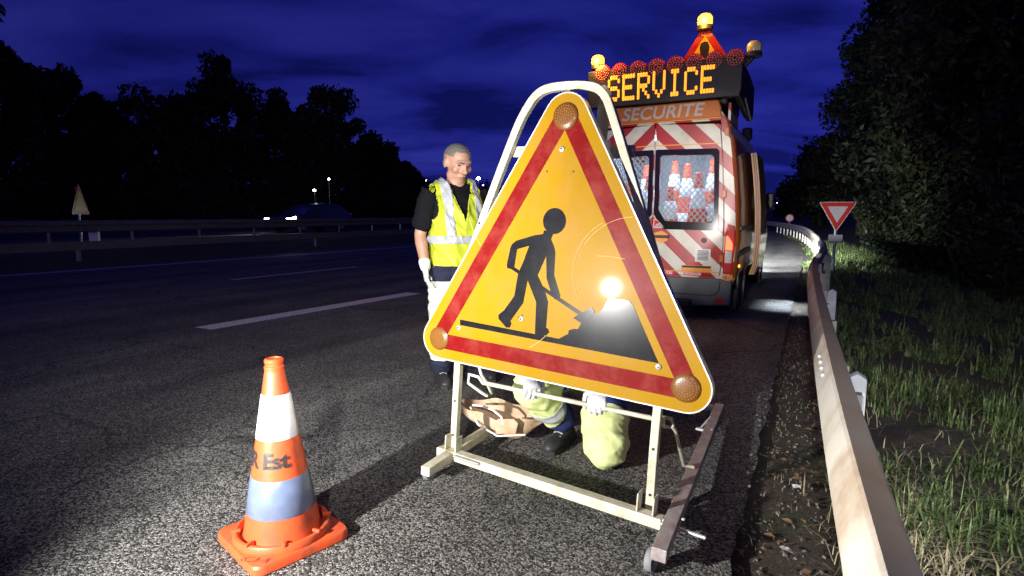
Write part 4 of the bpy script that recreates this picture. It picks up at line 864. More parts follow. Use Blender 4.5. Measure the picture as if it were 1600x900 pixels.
for sx in (1, -1):
    W0 = round_poly([(.075, 1.36), (.16, 1.215), (.735, 1.195), (.765, 1.24), (.735, 2.0), (.70, 2.03), (.10, 2.05), (.07, 2.02)], [.05, .05, .03, .03, .03, .03, .03, .03], 3)
    W1 = round_poly([(.012, 1.35), (.012, 1.30), (.13, 1.11), (.79, 1.10), (.82, 1.13), (.795, 2.08), (.76, 2.105), (.012, 2.125)], [.02, .04, .05, .03, .03, .03, .03, .02], 3)
    mm = lambda l: [(x * sx, z) for x, z in l]
    cw = (.41 * sx, 1.65)
    o_, i_ = match_rings(mm([(x + .005 if x < .01 else x - .006, z) for x, z in DOOR]), mm(W0), cw)
    door = MB().ring(o_, i_, *RV, -.022, .03).build('rear_door', 'chev', van, bevel=.004)
    o_, i_ = match_rings(mm(W1), mm(W0), cw)
    MB().ring(o_, i_, *RV, -.030, -.023).build('window_surround', 'gloss', door, bevel=.002)
    MB().prism(mm(W0), *RV, -.0205, -.0165).build('window_pane', 'glass', door)
    # wire mesh behind the glass
    mb = MB(); Wd = mm(W0); xs0, xs1 = min(p[0] for p in Wd), max(p[0] for p in Wd)
    def inside(x, z):
        c_ = False
        for i in range(len(Wd)):
            a, b = Wd[i], Wd[i - 1]
            if (a[1] > z) != (b[1] > z) and x < (b[0] - a[0]) * (z - a[1]) / (b[1] - a[1]) + a[0]: c_ = not c_
        return c_
    for dr in (1, -1):
        for k in range(-45, 46):
            c0 = cw[0] + k * .072; seg = [q for q in np.linspace(-.6, .6, 121) if inside(c0 + dr * q * .85, cw[1] + q)]
            if len(seg) > 1: mb.bar((c0 + dr * seg[0] * .85, .012 + .003 * dr, cw[1] + seg[0]), (c0 + dr * seg[-1] * .85, .012 + .003 * dr, cw[1] + seg[-1]), .011, .006, (0, 1, 0))
    mb.build('wire_mesh', M('mesh_grey_wire', (.42, .44, .46), .5), door)
    if sx == 1:
        MB().prism(round_poly([(.02, .97), (.12, .93), (.20, .96), (.20, 1.05), (.12, 1.09), (.02, 1.06)], .03, 3), *RV, -.027, -.02).build('handle_recess', 'ork', door)
        MB().box((.09, -.042, 1.015), (.27, .022, .035)).build('handle', 'black', door, bevel=.008)
        tr_ = MB().prism([(.01, 1.12), (.165, 1.12), (.12, 1.18), (.07, 1.235), (.01, 1.25)], *RV, -.028, -.02).build('red_emblem_badge', 'redlens', door)
        MB().ring(*match_rings([(.015, 1.125), (.155, 1.125), (.115, 1.175), (.068, 1.228), (.015, 1.243)], [(.022, 1.132), (.137, 1.132), (.108, 1.17), (.064, 1.22), (.022, 1.234)], (.06, 1.16)), *RV, -.030, -.028).build('badge_outline', 'plate', tr_)
        for q in (.022, .036, .050): MB().ring(arc_pts(.085, 1.135, q, 0, 180, 10) + arc_pts(.085, 1.135, q - .006, 180, 0, 10)[:0] + [(.085 - q, 1.134)], [(.085 + (q - .006) * math.cos(R(18 * k)), 1.135 + (q - .006) * math.sin(R(18 * k))) for k in range(11)] + [(.085 - q + .006, 1.134)], *RV, -.0305, -.028).build('badge_arc', 'plate', tr_)
        MB().lathe([(.035, -.034), (.033, -.03), (.035, -.02)], 20, (.655, 0, .975), (1, 0, 0), (0, 0, 1), (0, 1, 0)).build('lock_cap', 'black', door, smooth=40)
        st = MB().prism([(.555, .705), (.74, .705), (.74, .865), (.555, .865)], *RV, -.026, -.022).build('sticker', 'plate', door)
        for k in range(8): MB().box((.65, -.0265, .728 + k * .0165), (.135, .002, .008)).build('sticker_line', 'ink', st)
        MB().box((.575, -.026, .617), (.37, .008, .075)).build('number_plate', 'ork', door, bevel=.003)
        MB().box((.575, -.0305, .637), (.35, .004, .025)).build('plate_text_strip', 'ink', door)
        MB().box((.43, -.0245, .545 + .027), (.86, .006, .055)).build('orange_trim', 'ork', door) if False else None
        for x_, w_ in ((.19, .17), (.52, .2)): MB().box((x_, -.0235, .545), (w_ + .02, .003, .042)).build('text_ground', 'ygred', door)
        text_on('door_lettering', 'ROUTES', .046, 'plate', door, (.19, -.0262, .545), (1, 0, 0), (0, 0, 1), .0012)
        text_on('door_lettering', 'NATIONALES', .046, 'plate', door, (.50, -.0262, .545), (1, 0, 0), (0, 0, 1), .0012)
    for z_ in (.75, 1.55, 2.3): MB().box((.872 * sx, -.028, z_ - (.0 if z_ < 2 else 0)), (.05, .03, .09)).build('hinge', 'orange', door, bevel=.006)
    # trim lines
    for (x0, z0, x1, z1) in ((.0, 2.175, .815, 2.165), (.0, .575, .86, .575)):
        MB().bar((x0 * sx + .006 * sx, -.024, z0), (x1 * sx, -.024, z1), .006, .012, (0, 0, 1)).build('orange_trim', 'ork', door)
    # tail lamp column
    tl = MB().prism([(.895 * sx, .56), (.995 * sx, .56), (1.025 * sx, .9), (1.015 * sx, 1.16), (.935 * sx, 1.18), (.905 * sx, 1.0)], *RV, -.035, .05).build('tail_lamp', 'redlens', van, bevel=.012)
    lit = MB().prism([(.915 * sx, .86), (.998 * sx, .86), (1.0 * sx, .93), (.985 * sx, .97), (.945 * sx, 1.03), (.92 * sx, 1.04)], *RV, -.044, -.034).build('lit_lens', 'redlit', tl, bevel=.004)
    MB().prism([(.912 * sx, .70), (.992 * sx, .70), (.998 * sx, .85), (.914 * sx, .85)], *RV, -.043, -.034).build('reversing_lens', 'clear', tl, bevel=.004)
    MB().box((.955 * sx, -.03, .52), (.13, .03, .06)).build('reflector_strip', 'ork', van, bevel=.004)
text_on('reflector_arrows', '< ·', .06, 'ink', van, (.95, -.0465, .52), (1, 0, 0), (0, 0, 1), .002)
# bumper, step, reflector, wheels, flap
bp_ = MB().prism([(-1.0, .17), (-.62, .14), (.62, .14), (1.0, .17), (1.01, .46), (.93, .47), (.88, .50), (-.88, .50), (-.93, .47), (-1.01, .46)], *RV, -.06, .08).build('bumper', 'bumper', van, bevel=.02)
MB().tube([(-.9, -.066, .30), (.74, -.066, .285), (.82, -.066, .30), (.865, -.066, .35), (.875, -.066, .47)], .006, 8).build('bumper_trim', 'black', bp_, smooth=50)
stp = MB().box((.03, -.13, .19), (1.02, .2, .07)).build('step', 'black', van, bevel=.008)
for k in range(16): MB().box((-.43 + k * .061, -.14, .2275), (.03, .14, .006)).build('step_tread', 'rubber', stp)
MB().box((.875, -.067, .225), (.13, .02, .06)).build('red_reflector', 'redlit' if False else 'redlens', van, bevel=.006)
MB().box((.93, .32, .2), (.22, .015, .26)).build('mud_flap', 'rubber', van)
for sx in (1, -1):
    for y in (1.0, 4.45):
        w = MB().lathe([(.20, -.11), (.31, -.11), (.345, -.07), (.345, .07), (.31, .11), (.20, .11)], 32, (.87 * sx, y, .345), (0, 1, 0), (0, 0, 1), (1, 0, 0)).build('wheel', 'rubber', van, smooth=35)
        MB().lathe([(.2, .0), (.19, .05), (.10, .02), (.06, .06), (.01, .06)], 24, (.92 * sx, y, .345), (0, 1, 0), (0, 0, 1), (sx, 0, 0)).build('rim', 'steel', w, smooth=40)
        MB().lathe([(.43, -.02), (.43, .02), (.38, .02), (.38, -.02)], 32, (1.0 * sx, y, .36), (0, 1, 0), (0, 0, 1), (1, 0, 0), cap=False).build('wheel_arch', 'black', van, smooth=40)
# side door slid open, proud of the flank, and side details
mb = MB(); v = []; K = 10
pr = [(.985, .40), (1.03, .55), (1.045, .95), (1.025, 1.4), (.98, 1.85), (.93, 2.2)]
def slab(y_a, y_b, d0, d1, name, mat, par):
    v = []; n = len(pr)
    for y in (y_a, y_b):
        for d in (d0, d1):
            for x, z in pr: v.append((x + d, y, z))
    f = []
    for i in range(n - 1): f += [(i, i + 1, n + i + 1, n + i), (2 * n + i, 3 * n + i, 3 * n + i + 1, 2 * n + i + 1), (n + i, n + i + 1, 3 * n + i + 1, 3 * n + i), (i, 2 * n + i, 2 * n + i + 1, i + 1)]
    f += [(0, n, 3 * n, 2 * n), (n - 1, 3 * n - 1, 4 * n - 1, 2 * n - 1)]
    return MB().add(v, f).build(name, mat, par)
sd = slab(1.75, 2.95, .055, .135, 'sliding_door', 'orange', van)
slab(1.735, 1.748, .060, .128, 'door_edge', 'door_lit', sd); slab(1.722, 1.734, .082, .092, 'blue_seal', 'tarp', sd); slab(1.722, 1.734, .108, .116, 'blue_seal', 'tarp', sd)  # edge yellower than the orange body: interior light put into its colour
MB().box((1.045, 1.6, 1.12), (.03, 2.6, .05)).build('slide_track', 'black', van, bevel=.005)
MB().bar((1.03, .12, .78), (1.045, 1.7, .80), .012, .07).build('side_moulding', 'black', van)
for y in (.55, 3.4): MB().box((1.025, y, .62), (.02, .07, .035)).build('side_marker', 'amber' if y < 1 else 'amberoff', van, bevel=.004)
for k, (y, z) in enumerate([(4.15, 1.55)]):
    m_ = MB().box((1.13, y, z), (.14, .1, .3)).build('mirror', 'black', van, bevel=.03); MB().bar((1.0, y, z - .1), (1.12, y, z - .05), .05, .05).build('mirror_arm', 'black', m_)
MB().prism([(3.85, 1.45), (4.55, 1.45), (4.2, 2.1), (3.85, 2.15)], (1.0, 0, 0), (0, 1, 0), (-.12, 0, 1), (1, 0, 0), .155, .17).build('cab_window', 'gloss', van)
# roof: fairing, message board, lamps
fa = MB().prism([(-.80, 2.475), (.80, 2.475), (.79, 2.60), (.755, 2.685), (-.755, 2.685), (-.79, 2.60)], (0, 0, 0), (1, 0, 0), (0, .06, 1), (0, 1, 0), -.20, -.05).build('roof_fairing', 'dorange', van, bevel=.015)
text_on('fairing_lettering', 'SECURITE', .215, 'grey', fa, (.07, -.0515, 2.575), (1.06, 0, 0), (0, .06, 1), .004, .18, 1.04)
MB().bar((-.8, -.045, 2.467), (.8, -.045, 2.467), .012, .012).build('fairing_trim', 'ork', fa)
bd = MB().prism([(-.90, 2.70), (1.0, 2.70), (1.02, 2.78), (1.02, 3.17), (-.90, 3.17)], *RV, -.10, .06).build('message_board', 'black', van, bevel=.01)
MB().prism([(-.02, 2.70), (.9, 2.62), (1.45, 2.62), (1.55, 2.74), (1.55, 3.10), (.9, 3.15), (-.02, 3.15)], (.955, .06, 0), (0, 1, 0), (0, 0, 1), (1, 0, 0), -.03, .05).build('board_side_wing', 'black', bd, bevel=.02)
MB().box((.1, .7, 2.80), (1.5, 1.2, .3)).build('board_housing', 'black', bd, bevel=.03)
FONT = {'S': '01110 10001 10000 01110 00001 10001 01110', 'E': '11111 10000 10000 11110 10000 10000 11111', 'R': '11110 10001 10001 11110 10100 10010 10001',
        'V': '10001 10001 10001 10001 10001 01010 00100', 'I': '01110 00100 00100 00100 00100 00100 01110', 'C': '01110 10001 10000 10000 10000 10001 01110'}
PX, PZ = .0325, .0455; X0 = -.605; Z0 = 2.785
for ci, ch in enumerate('SERVICE'):
    mb = MB()
    for r_i, row in enumerate(FONT[ch].split()):
        for c_i, b in enumerate(row):
            if b == '1':
                x = X0 + (ci * 6 + c_i) * PX; z = Z0 + (6 - r_i) * PZ
                for dz in (-.0115, .0115): mb.lathe([(.0165, 0), (.0165, -.004), (.009, -.008)], 8, (x, -.1005, z + dz), (1, 0, 0), (0, 0, 1), (0, 1, 0))
    mb.build('led_letter', 'led', bd)
mb = MB()
for i in range(56):
    for j in range(16):
        x = -.78 + i * PX * .97; z = 2.755 + j * .0235
        mb.add([(x - .006, -.1008, z - .006), (x + .006, -.1008, z - .006), (x + .006, -.1008, z + .006), (x - .006, -.1008, z + .006)], [(0, 1, 2, 3)])
tag(mb.build('led_grid', 'leddark', bd), 'grid of unlit amber diodes', None, kind='stuff')
for i in range(8):
    x = -.70 + i * .233
    rl = MB().lathe([(.105, -.10), (.112, -.06), (.112, .06), (.105, .10)], 22, (x, .0, 3.135), (1, 0, 0), (0, 0, 1), (0, 1, 0)).build('striped_roll', 'redlens', van, smooth=40)
    mb = MB()
    for q in range(1, 4):
        for a in range(q * 6):
            an = 2 * math.pi * a / (q * 6) + q; mb.lathe([(.010, 0), (.006, -.006)], 6, (x + q * .028 * math.cos(an), -.1, 3.135 + q * .028 * math.sin(an)), (1, 0, 0), (0, 0, 1), (0, 1, 0))
    tag(mb.build('reflector_studs', M('stud_pink', (.55, .25, .2), .3), rl), 'small reflector studs', None, kind='stuff')
def beacon(x, y, z, lit, r_=.085, h=.13, power=60):
    b = MB().lathe([(r_ * 1.05, -.05), (r_ * 1.05, 0), (r_ * .9, .01)], 24, (x, y, z)).build('beacon', 'black', van, smooth=40)
    MB().lathe([(r_ * .9, .008), (r_, .03), (r_ * .98, h * .7), (r_ * .7, h * .95), (.004, h)], 24, (x, y, z), cap=False).build('beacon_dome', 'amber' if lit else 'amberoff', b, smooth=50)
    if lit:
        l = bpy.data.lights.new('beacon_light', 'POINT'); l.energy = power; l.color = (1, .48, .08); l.shadow_soft_size = .12; o = bpy.data.objects.new('beacon_light', l); C.objects.link(o); o.parent = van; o.location = (x, y - .16, z + .05)
beacon(-.79, -.02, 3.255, True, power=45)
beacon(.54, .10, 3.60, True, .09, .14, 45)
beacon(1.13, .0, 3.19, False)
MB().bar((.98, .05, 3.02), (1.12, .0, 3.14), .05, .04).build('beacon_arm', 'black', van, bevel=.006)
rt = MB().prism(round_poly([(.20, 3.12), (.88, 3.12), (.54, 3.65)], .04, 4), *RV, .14, .17).build('roof_triangle_sign', 'signred', van, bevel=.004)
MB().prism([(.34, 3.17), (.74, 3.17), (.54, 3.50)], *RV, .134, .14).build('triangle_face', 'yellow', rt)
MB().prism([(.505, 3.21), (.575, 3.21), (.60, 3.36), (.585, 3.41), (.54, 3.43), (.495, 3.41), (.48, 3.36)], *RV, .128, .134).build('exclamation_mark', 'signblack', rt)
MB().tube([(1.02, .35, 2.74), (1.045, .9, 2.55)], .012, 8).build('board_strut', 'steel', van)
cm = MB().box((.72, 3.75, 2.72), (.16, .22, .22)).build('side_flood_lamp', 'black', van, bevel=.03); MB().box((.72, 3.866, 2.72), (.13, .012, .15)).build('lamp_glass', 'clear', cm)
mb = MB(); MB().prism([(0, 2.45), (.35, 2.40), (.75, 2.42), (.75, 2.62), (.3, 2.68), (0, 2.66)], (.86, .1, 0), (0, 1, 0), (0, 0, 1), (1, 0, 0), .0, .03).build('side_stripe_panel', 'chev2', van)
# its headlamps light the shoulder ahead, with added fill there and beside the door
lamp('shoulder_fill', 'SPOT', rp(VS + 3.95, VT + .72, 2.72), 24000, (.93, .97, 1.0), rp(VS + 12.5, -1.3, 0), .08, 38, .9)  # spot added to strengthen the headlamp light on the shoulder
lamp('headlight', 'SPOT', rp(VS + 5.6, VT + .75, .85), 2600, (.93, .97, 1.0), rp(VS + 14, -.8, 0), .06, 80, .8)
for x in (-.75, .75): MB().prism([(x - .2, .75), (x + .2, .75), (x + .18, 1.0), (x - .12, .98)], (0, 5.42, 0), (1, 0, 0), (0, 0, 1), (0, 1, 0), 0, .1).build('headlamp', 'headlit', van)
sl = bpy.data.lights.new('door_spill_fill', 'AREA'); sl.energy = 15; sl.color = (.72, .83, 1.0); sl.shape = 'RECTANGLE'; sl.size = .45; sl.size_y = .95; sl.spread = R(16)  # unseen area light added in place of interior light spilling from the door
so = bpy.data.objects.new('door_spill_fill', sl); C.objects.link(so); so.parent = van; so.location = (1.62, 1.45, 2.3); so.rotation_euler = (0, 0, 0)
# cones carried inside
first = None
for i, (x, y, z, sc, rz) in enumerate([(.15, .30, .63, 1.25, .3), (.50, .34, .72, 1.35, .9), (.30, .62, .9, 1.3, .1), (.70, .36, .63, 1.2, .2), (-.15, .33, .75, 1.3, .5), (-.45, .36, .7, 1.25, .8), (.62, .72, 1.0, 1.25, .4), (-.3, .75, .95, 1.25, .0), (.08, .85, 1.05, 1.2, 0)]):
    lab = 'red and white traffic cone loaded inside the van behind the wire mesh'
    if first is None: o = first = make_cone('loaded_cone', lab, (0, 0, 0), 0, 'cones loaded in the van', False)
    else: o = copy_tree(first)
    o.location = vo + Matrix.Rotation(-RD, 3, 'Z') @ Vector((x, y, z)); o.rotation_euler = (0, 0, rz); o.scale = (sc * 1.0, sc * 1.0, sc * 1.12)
MB().box((0, .55, .64), (1.6, .9, .02)).build('load_floor', 'steel', van)
# ------------------------------------------------------------------ people
def V3(*a): return Vector(a)
def hand(mb, wrist, d, palm_n, curl, side, sc=1.0, grip=None):
    """palm and five fingers; d = direction wrist->knuckles, palm_n = direction the palm faces, side = thumb side"""
    d = Vector(d).normalized(); nrm = Vector(palm_n); nrm = (nrm - d * nrm.dot(d)).normalized(); s = d.cross(nrm) * side
    w = Vector(wrist); k = w + d * .085 * sc
    mb.cap([w - d * .02, w + d * .03 * sc, k], [(.031 * sc, .024 * sc), (.042 * sc, .020 * sc), (.043 * sc, .017 * sc)], s)
    for i, (o, ln) in enumerate(((.033, .068), (.011, .077), (-.011, .072), (-.032, .055))):
        p = k + s * o * sc - d * .006; pts = [p]; a = 0
        for j in range(3):
            a += curl[j]; dd = d * math.cos(a) + nrm * math.sin(a); p = p + dd * ln * sc * (.45, .32, .25)[j]; pts.append(p)
        mb.cap(pts, [.0108 * sc, .0105 * sc, .0098 * sc, .0085 * sc], s, 10)
    p = w + d * .02 * sc + s * .028 * sc; t1 = (d * .55 + s * .75 + nrm * .25).normalized(); q = p + t1 * .042 * sc; t2 = (d * .8 + s * .1 + nrm * .6).normalized()
    mb.cap([p, q, q + t2 * .032 * sc, q + t2 * .032 * sc + (d * .5 + nrm * .7).normalized() * .022 * sc], [.016 * sc, .0135 * sc, .0115 * sc, .0095 * sc], nrm, 10)
    return mb
def head(mb, o, f, u, sc=1.0):
    """o: centre of the skull, f: facing, u: up"""
    f = Vector(f).normalized(); u = Vector(u); u = (u - f * u.dot(f)).normalized(); s = f.cross(u)
    P = lambda x, y, z: Vector(o) + s * x * sc + f * y * sc + u * z * sc
    def e(x, y, z, rx, ry, rz):
        c = P(x, y, z); prof = [(max(.02, math.sin(math.pi * i / 10)), -math.cos(math.pi * i / 10)) for i in range(11)]
        mb.lathe(prof, 16, c, s * rx * sc, f * ry * sc, u * rz * sc)
    e(0, -.012, .03, .078, .098, .088); e(0, .018, .0, .070, .078, .10); e(0, .03, -.06, .058, .062, .058); e(0, .052, -.094, .034, .034, .026)
    e(0, .083, .028, .058, .016, .016)                                   # brow
    mb.cap([P(0, .092, .018), P(0, .104, -.012), P(0, .112, -.030)], [.010 * sc, .012 * sc, .016 * sc], s)   # nose
    for k in (-1, 1):
        e(k * .042, .066, -.022, .026, .024, .026)                       # cheeks
        e(k * .081, -.006, -.004, .010, .022, .034)                      # ears
        e(k * .017, .100, -.035, .009, .010, .008)
        e(k * .048, .018, -.075, .020, .03, .03)                         # jaw corners
    e(0, .088, -.062, .027, .012, .007); e(0, .084, -.074, .022, .013, .008)   # lips
    return P
def face_parts(P, par, sc=1.0):
    for k in (-1, 1):
        m = MB(); m.ell(P(k * .031, .079, .008), (.013 * sc, .011 * sc, .007 * sc), 10); m.build('eye', 'eye', par, smooth=60)
        m = MB(); m.cap([P(k * .014, .098, .026), P(k * .032, .097, .030), P(k * .050, .084, .025)], [.0055, .006, .004]); m.build('eyebrow', 'hair', par, smooth=60)
    MB().cap([P(-.022, .096, -.067), P(0, .102, -.0665), P(.022, .096, -.067)], [.0022, .0028, .0022]).build('mouth_line', 'eye', par, smooth=60)
def hair_cap(P, par, s_, f_, u_, mat='hair', sc=1.0):
    mb = MB(); 
    def e(x, y, z, rx, ry, rz):
        prof = [(max(.02, math.sin(math.pi * i / 10)), -math.cos(math.pi * i / 10)) for i in range(11)]
        mb.lathe(prof, 18, P(x, y, z), s_ * rx * sc, f_ * ry * sc, u_ * rz * sc)
    e(0, -.014, .034, .0815, .101, .090); e(0, -.03, -.01, .076, .082, .065)
    o0, ff, uu = P(0, 0, 0), f_, u_
    def cut(bm):
        dl = []
        for fc in bm.faces:
            q = fc.calc_center_median() - o0; y, z, x = q.dot(ff) / sc, q.dot(uu) / sc, q.dot(s_) / sc
            line = .066 - .02 * (abs(x) / .08) ** 2 if y > .02 else (.02 + (.02 - y) * -.8)
            if y > .04 and z < .088: dl.append(fc)
            elif -.045 < y <= .04 and z < .052: dl.append(fc)
            elif y <= -.045 and z < -.045: dl.append(fc)
        bmesh.ops.delete(bm, geom=dl, context='FACES')
    return blob('hair', mb, .006, mat, par, 3, edit_bm(cut), solid=.004)
def shoe(mb, ankle, toe_dir, ln=.27):
    t = Vector(toe_dir); t.z = 0; t.normalize(); a = Vector(ankle); g = Vector((a.x, a.y, 0)); s = Vector((-t.y, t.x, 0))
    mb.cap([g - t * .06 + V3(0, 0, .048), g + t * .05 + V3(0, 0, .05), g + t * .14 + V3(0, 0, .040), g + t * (ln - .085) + V3(0, 0, .036)], [(.040, .046), (.045, .048), (.050, .040), (.043, .034)], s)
    mb.cap([a + V3(0, 0, .07), g + V3(0, 0, .075), g + t * .05 + V3(0, 0, .065)], [(.055, .05), (.05, .05), (.044, .045)], s)
    return mb
def sole(ankle, toe_dir, ln=.27):
    t = Vector(toe_dir); t.z = 0; t.normalize(); a = Vector(ankle); g = Vector((a.x, a.y, 0)); s = Vector((-t.y, t.x, 0))
    return MB().prism([(-.098, -.036), (.02, -.044), (.13, -.052), (ln - .07, -.04), (ln - .045, 0), (ln - .07, .04), (.13, .052), (.02, .044), (-.098, .036), (-.108, 0)], g, t, s, V3(0, 0, 1), .002, .026)
def rails_cut(me, planes):
    bm = bmesh.new(); bm.from_mesh(me)
    for co, no in planes: bmesh.ops.bisect_plane(bm, geom=[*bm.verts, *bm.edges, *bm.faces], plane_co=co, plane_no=no)
    return bm
def piece(src, name, mat, parent, planes, keep, grow=.003):
    """strip of a garment cut along planes and lifted a little"""
    bm = rails_cut(src.data, planes); bm.normal_update()
    bmesh.ops.delete(bm, geom=[f for f in bm.faces if not keep(f.calc_center_median(), f.normal)], context='FACES')
    nn = {v: v.normal.copy() for v in bm.verts}
    for v in bm.verts: v.co += nn[v] * grow
    me = bpy.data.meshes.new(name); bm.to_mesh(me); bm.free()
    return link(name, me, mat, parent, 60, 0, .003, fix=False)

# ---- the standing man (faces -Y in his own frame)
man = thing('person', 'standing man in lime vest and black shirt looking down beside the sign', 'person', (-.43, 4.46, .0), R(30)); man.scale = (1.07, 1.07, 1.0)
arms = {-1: [V3(-.195, .015, 1.455), V3(-.262, .035, 1.15), V3(-.262, -.055, .905)], 1: [V3(.195, .0, 1.45), V3(.265, -.02, 1.15), V3(.235, -.14, .93)]}
legs = {-1: [V3(-.10, .0, .92), V3(-.125, -.02, .50), V3(-.135, .0, .10)], 1: [V3(.10, .0, .92), V3(.13, -.035, .50), V3(.15, -.01, .10)]}
TOR = [(V3(0, .0, .90), (.165, .115)), (V3(0, -.005, 1.02), (.165, .130)), (V3(0, -.015, 1.14), (.168, .138)), (V3(0, -.005, 1.28), (.178, .130)), (V3(0, .005, 1.40), (.180, .110)), (V3(0, .015, 1.475), (.14, .082))]
mb = MB(); mb.cap([p for p, _ in TOR], [q for _, q in TOR], (1, 0, 0), 18)
mb.cap([V3(0, .02, 1.46), V3(0, .0, 1.53), V3(0, -.02, 1.60)], [(.075, .070), (.070, .068), (.066, .066)])
hf = V3(.10, -1, -.42).normalized(); hu = V3(0, -.2, 1); hu = (hu - hf * hu.dot(hf)).normalized(); hs = hf.cross(hu)
P = head(mb, V3(0, -.035, 1.685), hf, hu, 1.14)
for k in (-1, 1):
    a, b, c = arms[k]
    mb.cap([V3(k * .12, .015, 1.44), a, a.lerp(b, .3), b, b.lerp(c, .25), b.lerp(c, .6), c], [.06, .062, .053, .042, .045, .038, .029])
    a, b, c = legs[k]; mb.cap([a, a.lerp(b, .4), b, b.lerp(c, .3), c], [.088, .08, .058, .058, .042])
blob('body', mb, .008, 'skin', man, 3)
face_parts(P, man, 1.14); hair_cap(P, man, hs, hf, hu, sc=1.14)
# shirt
mb = MB(); mb.cap([p for p, _ in TOR[:]], [(q[0] + .010, q[1] + .010) for _, q in TOR], (1, 0, 0), 18)
mb.cap([V3(0, .02, 1.48), V3(0, .005, 1.525)], [(.070, .068), (.066, .066)])
for k in (-1, 1):
    a, b, c = arms[k]; mb.cap([V3(k * .11, .015, 1.43), a, a.lerp(b, .45), a.lerp(b, .72)], [.072, .078, .074, .076])
blob('t_shirt', mb, .010, 'tshirt', man, 3, wrinkle=.004, wscale=14, fold=.005)
# vest
mb = MB(); VT_ = [(V3(0, .0, .915), (.205, .160)), (V3(0, -.005, 1.02), (.202, .166)), *[(p, (q[0] + .034, q[1] + .036)) for p, q in TOR[2:]]]
mb.cap([p for p, _ in VT_], [q for _, q in VT_], (1, 0, 0), 22)
for k in (-1, 1): mb.cap([V3(k * .04, .02, 1.50), V3(k * .15, .015, 1.475)], [(.06, .075), (.045, .085)], (0, 0, 1))
def vcut(bm):
    for co, no in (((0, 0, .915), (0, 0, 1)), ((-.01, 0, 1.24), (1, 0, -.27)), ((-.01, 0, 1.24), (1, 0, .27))): bmesh.ops.bisect_plane(bm, geom=[*bm.verts, *bm.edges, *bm.faces], plane_co=co, plane_no=no)
    dl = []
    for f in bm.faces:
        c = f.calc_center_median()
        if c.z < .915: dl.append(f)
        elif c.y < .05 and c.z > 1.24 and abs(c.x + .01) < (c.z - 1.24) * .27: dl.append(f)
        elif c.z > 1.455 and abs(c.x) < .075 : dl.append(f)
        elif abs(c.x) > .172 and c.z > 1.22 and ((c.y - .01) / .105) ** 2 + ((c.z - 1.37) / .16) ** 2 < 1: dl.append(f)
    bmesh.ops.delete(bm, geom=dl, context='FACES')
vest = blob('vest', mb, .010, 'vest', man, 3, edit_bm(vcut), solid=.006, wrinkle=.010, wscale=8, fold=.017, fscale=(8, 8, 3.5))
piece(vest, 'waist_tape', 'silver', vest, [((0, 0, 1.085), (0, 0, 1)), ((0, 0, 1.14), (0, 0, 1))], lambda c, n: 1.085 < c.z < 1.14, .006)
for k in (-1, 1): piece(vest, 'brace_tape', 'silver', vest, [((0, 0, 1.14), (0, 0, 1)), ((k * .085, 0, 0), (1, 0, 0)), ((k * .14, 0, 0), (1, 0, 0))], lambda c, n: c.z > 1.14 and .085 < c.x * k < .14, .006)
# trousers: navy, with pale reflective legs
mb = MB(); mb.cap([V3(0, 0, .84), V3(0, .0, .95), V3(0, 0, 1.0)], [(.175, .125), (.178, .132), (.176, .134)], (1, 0, 0), 18)
for k in (-1, 1):
    a, b, c = legs[k]; mb.cap([a, a.lerp(b, .4), b, b.lerp(c, .45), c.lerp(b, .08)], [.108, .104, .092, .088, .082])
tr = blob('trousers', mb, .011, 'dnavy', man, 3, wrinkle=.008, wscale=10, fold=.012)
piece(tr, 'pale_leg_panel', 'pale', tr, [((0, 0, .19), (0, 0, 1)), ((0, 0, .80), (0, 0, 1))], lambda c, n: .19 < c.z < .80, .004)
for k in (-1, 1):
    a, b, c = arms[k]; d = (c - b).normalized(); mb = MB()
    mb.cap([c - d * .05, c - d * .0], [(.043, .040), (.037, .033)]); hand(mb, c, d + V3(0, .0, -.4), V3(-k * .9, -.3, 0), (.25, .45, .35), k, 1.08)
    blob('glove', mb, .0045, 'glove', man, 2)
    an = legs[k][2]; td = V3(k * .22, -1, 0)
    sh = blob('shoe', shoe(MB(), an, td), .007, 'boot', man, 3); sole(an, td).build('sole', 'rubber', sh, bevel=.004)
    for q in range(4): 
        t_ = td.normalized(); g_ = V3(an.x, an.y, 0) + t_ * (.035 + .022 * q) + V3(0, 0, .105 - .009 * q); s_ = V3(-t_.y, t_.x, 0)
        MB().tube([g_ - s_ * .024, g_ + V3(0, 0, .006), g_ + s_ * .024], .0035, 6).build('lace', 'rope', sh)

# ---- the kneeling man behind the sign (world positions, root on the ground)
kb = V3(.42, 3.10, 0); kn = thing('person', 'kneeling person in lime and navy workwear gripping a rod behind the sign', 'person', kb)
w = lambda *a: V3(*a) - kb
hipR, hipL = w(.33, 3.26, .43), w(.53, 3.25, .45)
kneeR, ankR = w(.10, 2.93, .41), w(.30, 3.16, .12)          # his right leg: foot on the ground
kneeL, ankL = w(.475, 2.80, .105), w(.60, 3.32, .10)         # his left leg: knee on the ground
TK = [(w(.43, 3.27, .42), (.165, .12)), (w(.42, 3.22, .58), (.165, .13)), (w(.40, 3.12, .76), (.172, .135)), (w(.385, 3.04, .90), (.178, .12)), (w(.375, 2.99, .985), (.14, .085))]
TS = (.86, -.50, 0)
handR, handL = gp(832, 604, .475) - kb, gp(932, 627, .465) - kb
shR, shL = w(.20, 3.11, .94), w(.55, 2.92, .93)
elR, elL = w(.03, 3.02, .68), w(.64, 2.75, .67)
rodd = (rod1 - rod0).normalized()
wrR = handR + V3(-.02, .075, .045); wrL = handL + V3(.03, .078, .045)
mb = MB(); mb.cap([p for p, _ in TK], [q for _, q in TK], TS, 18)
mb.cap([w(.375, 3.0, .97), w(.365, 2.965, 1.05), w(.36, 2.93, 1.10)], [.062, .058, .056])
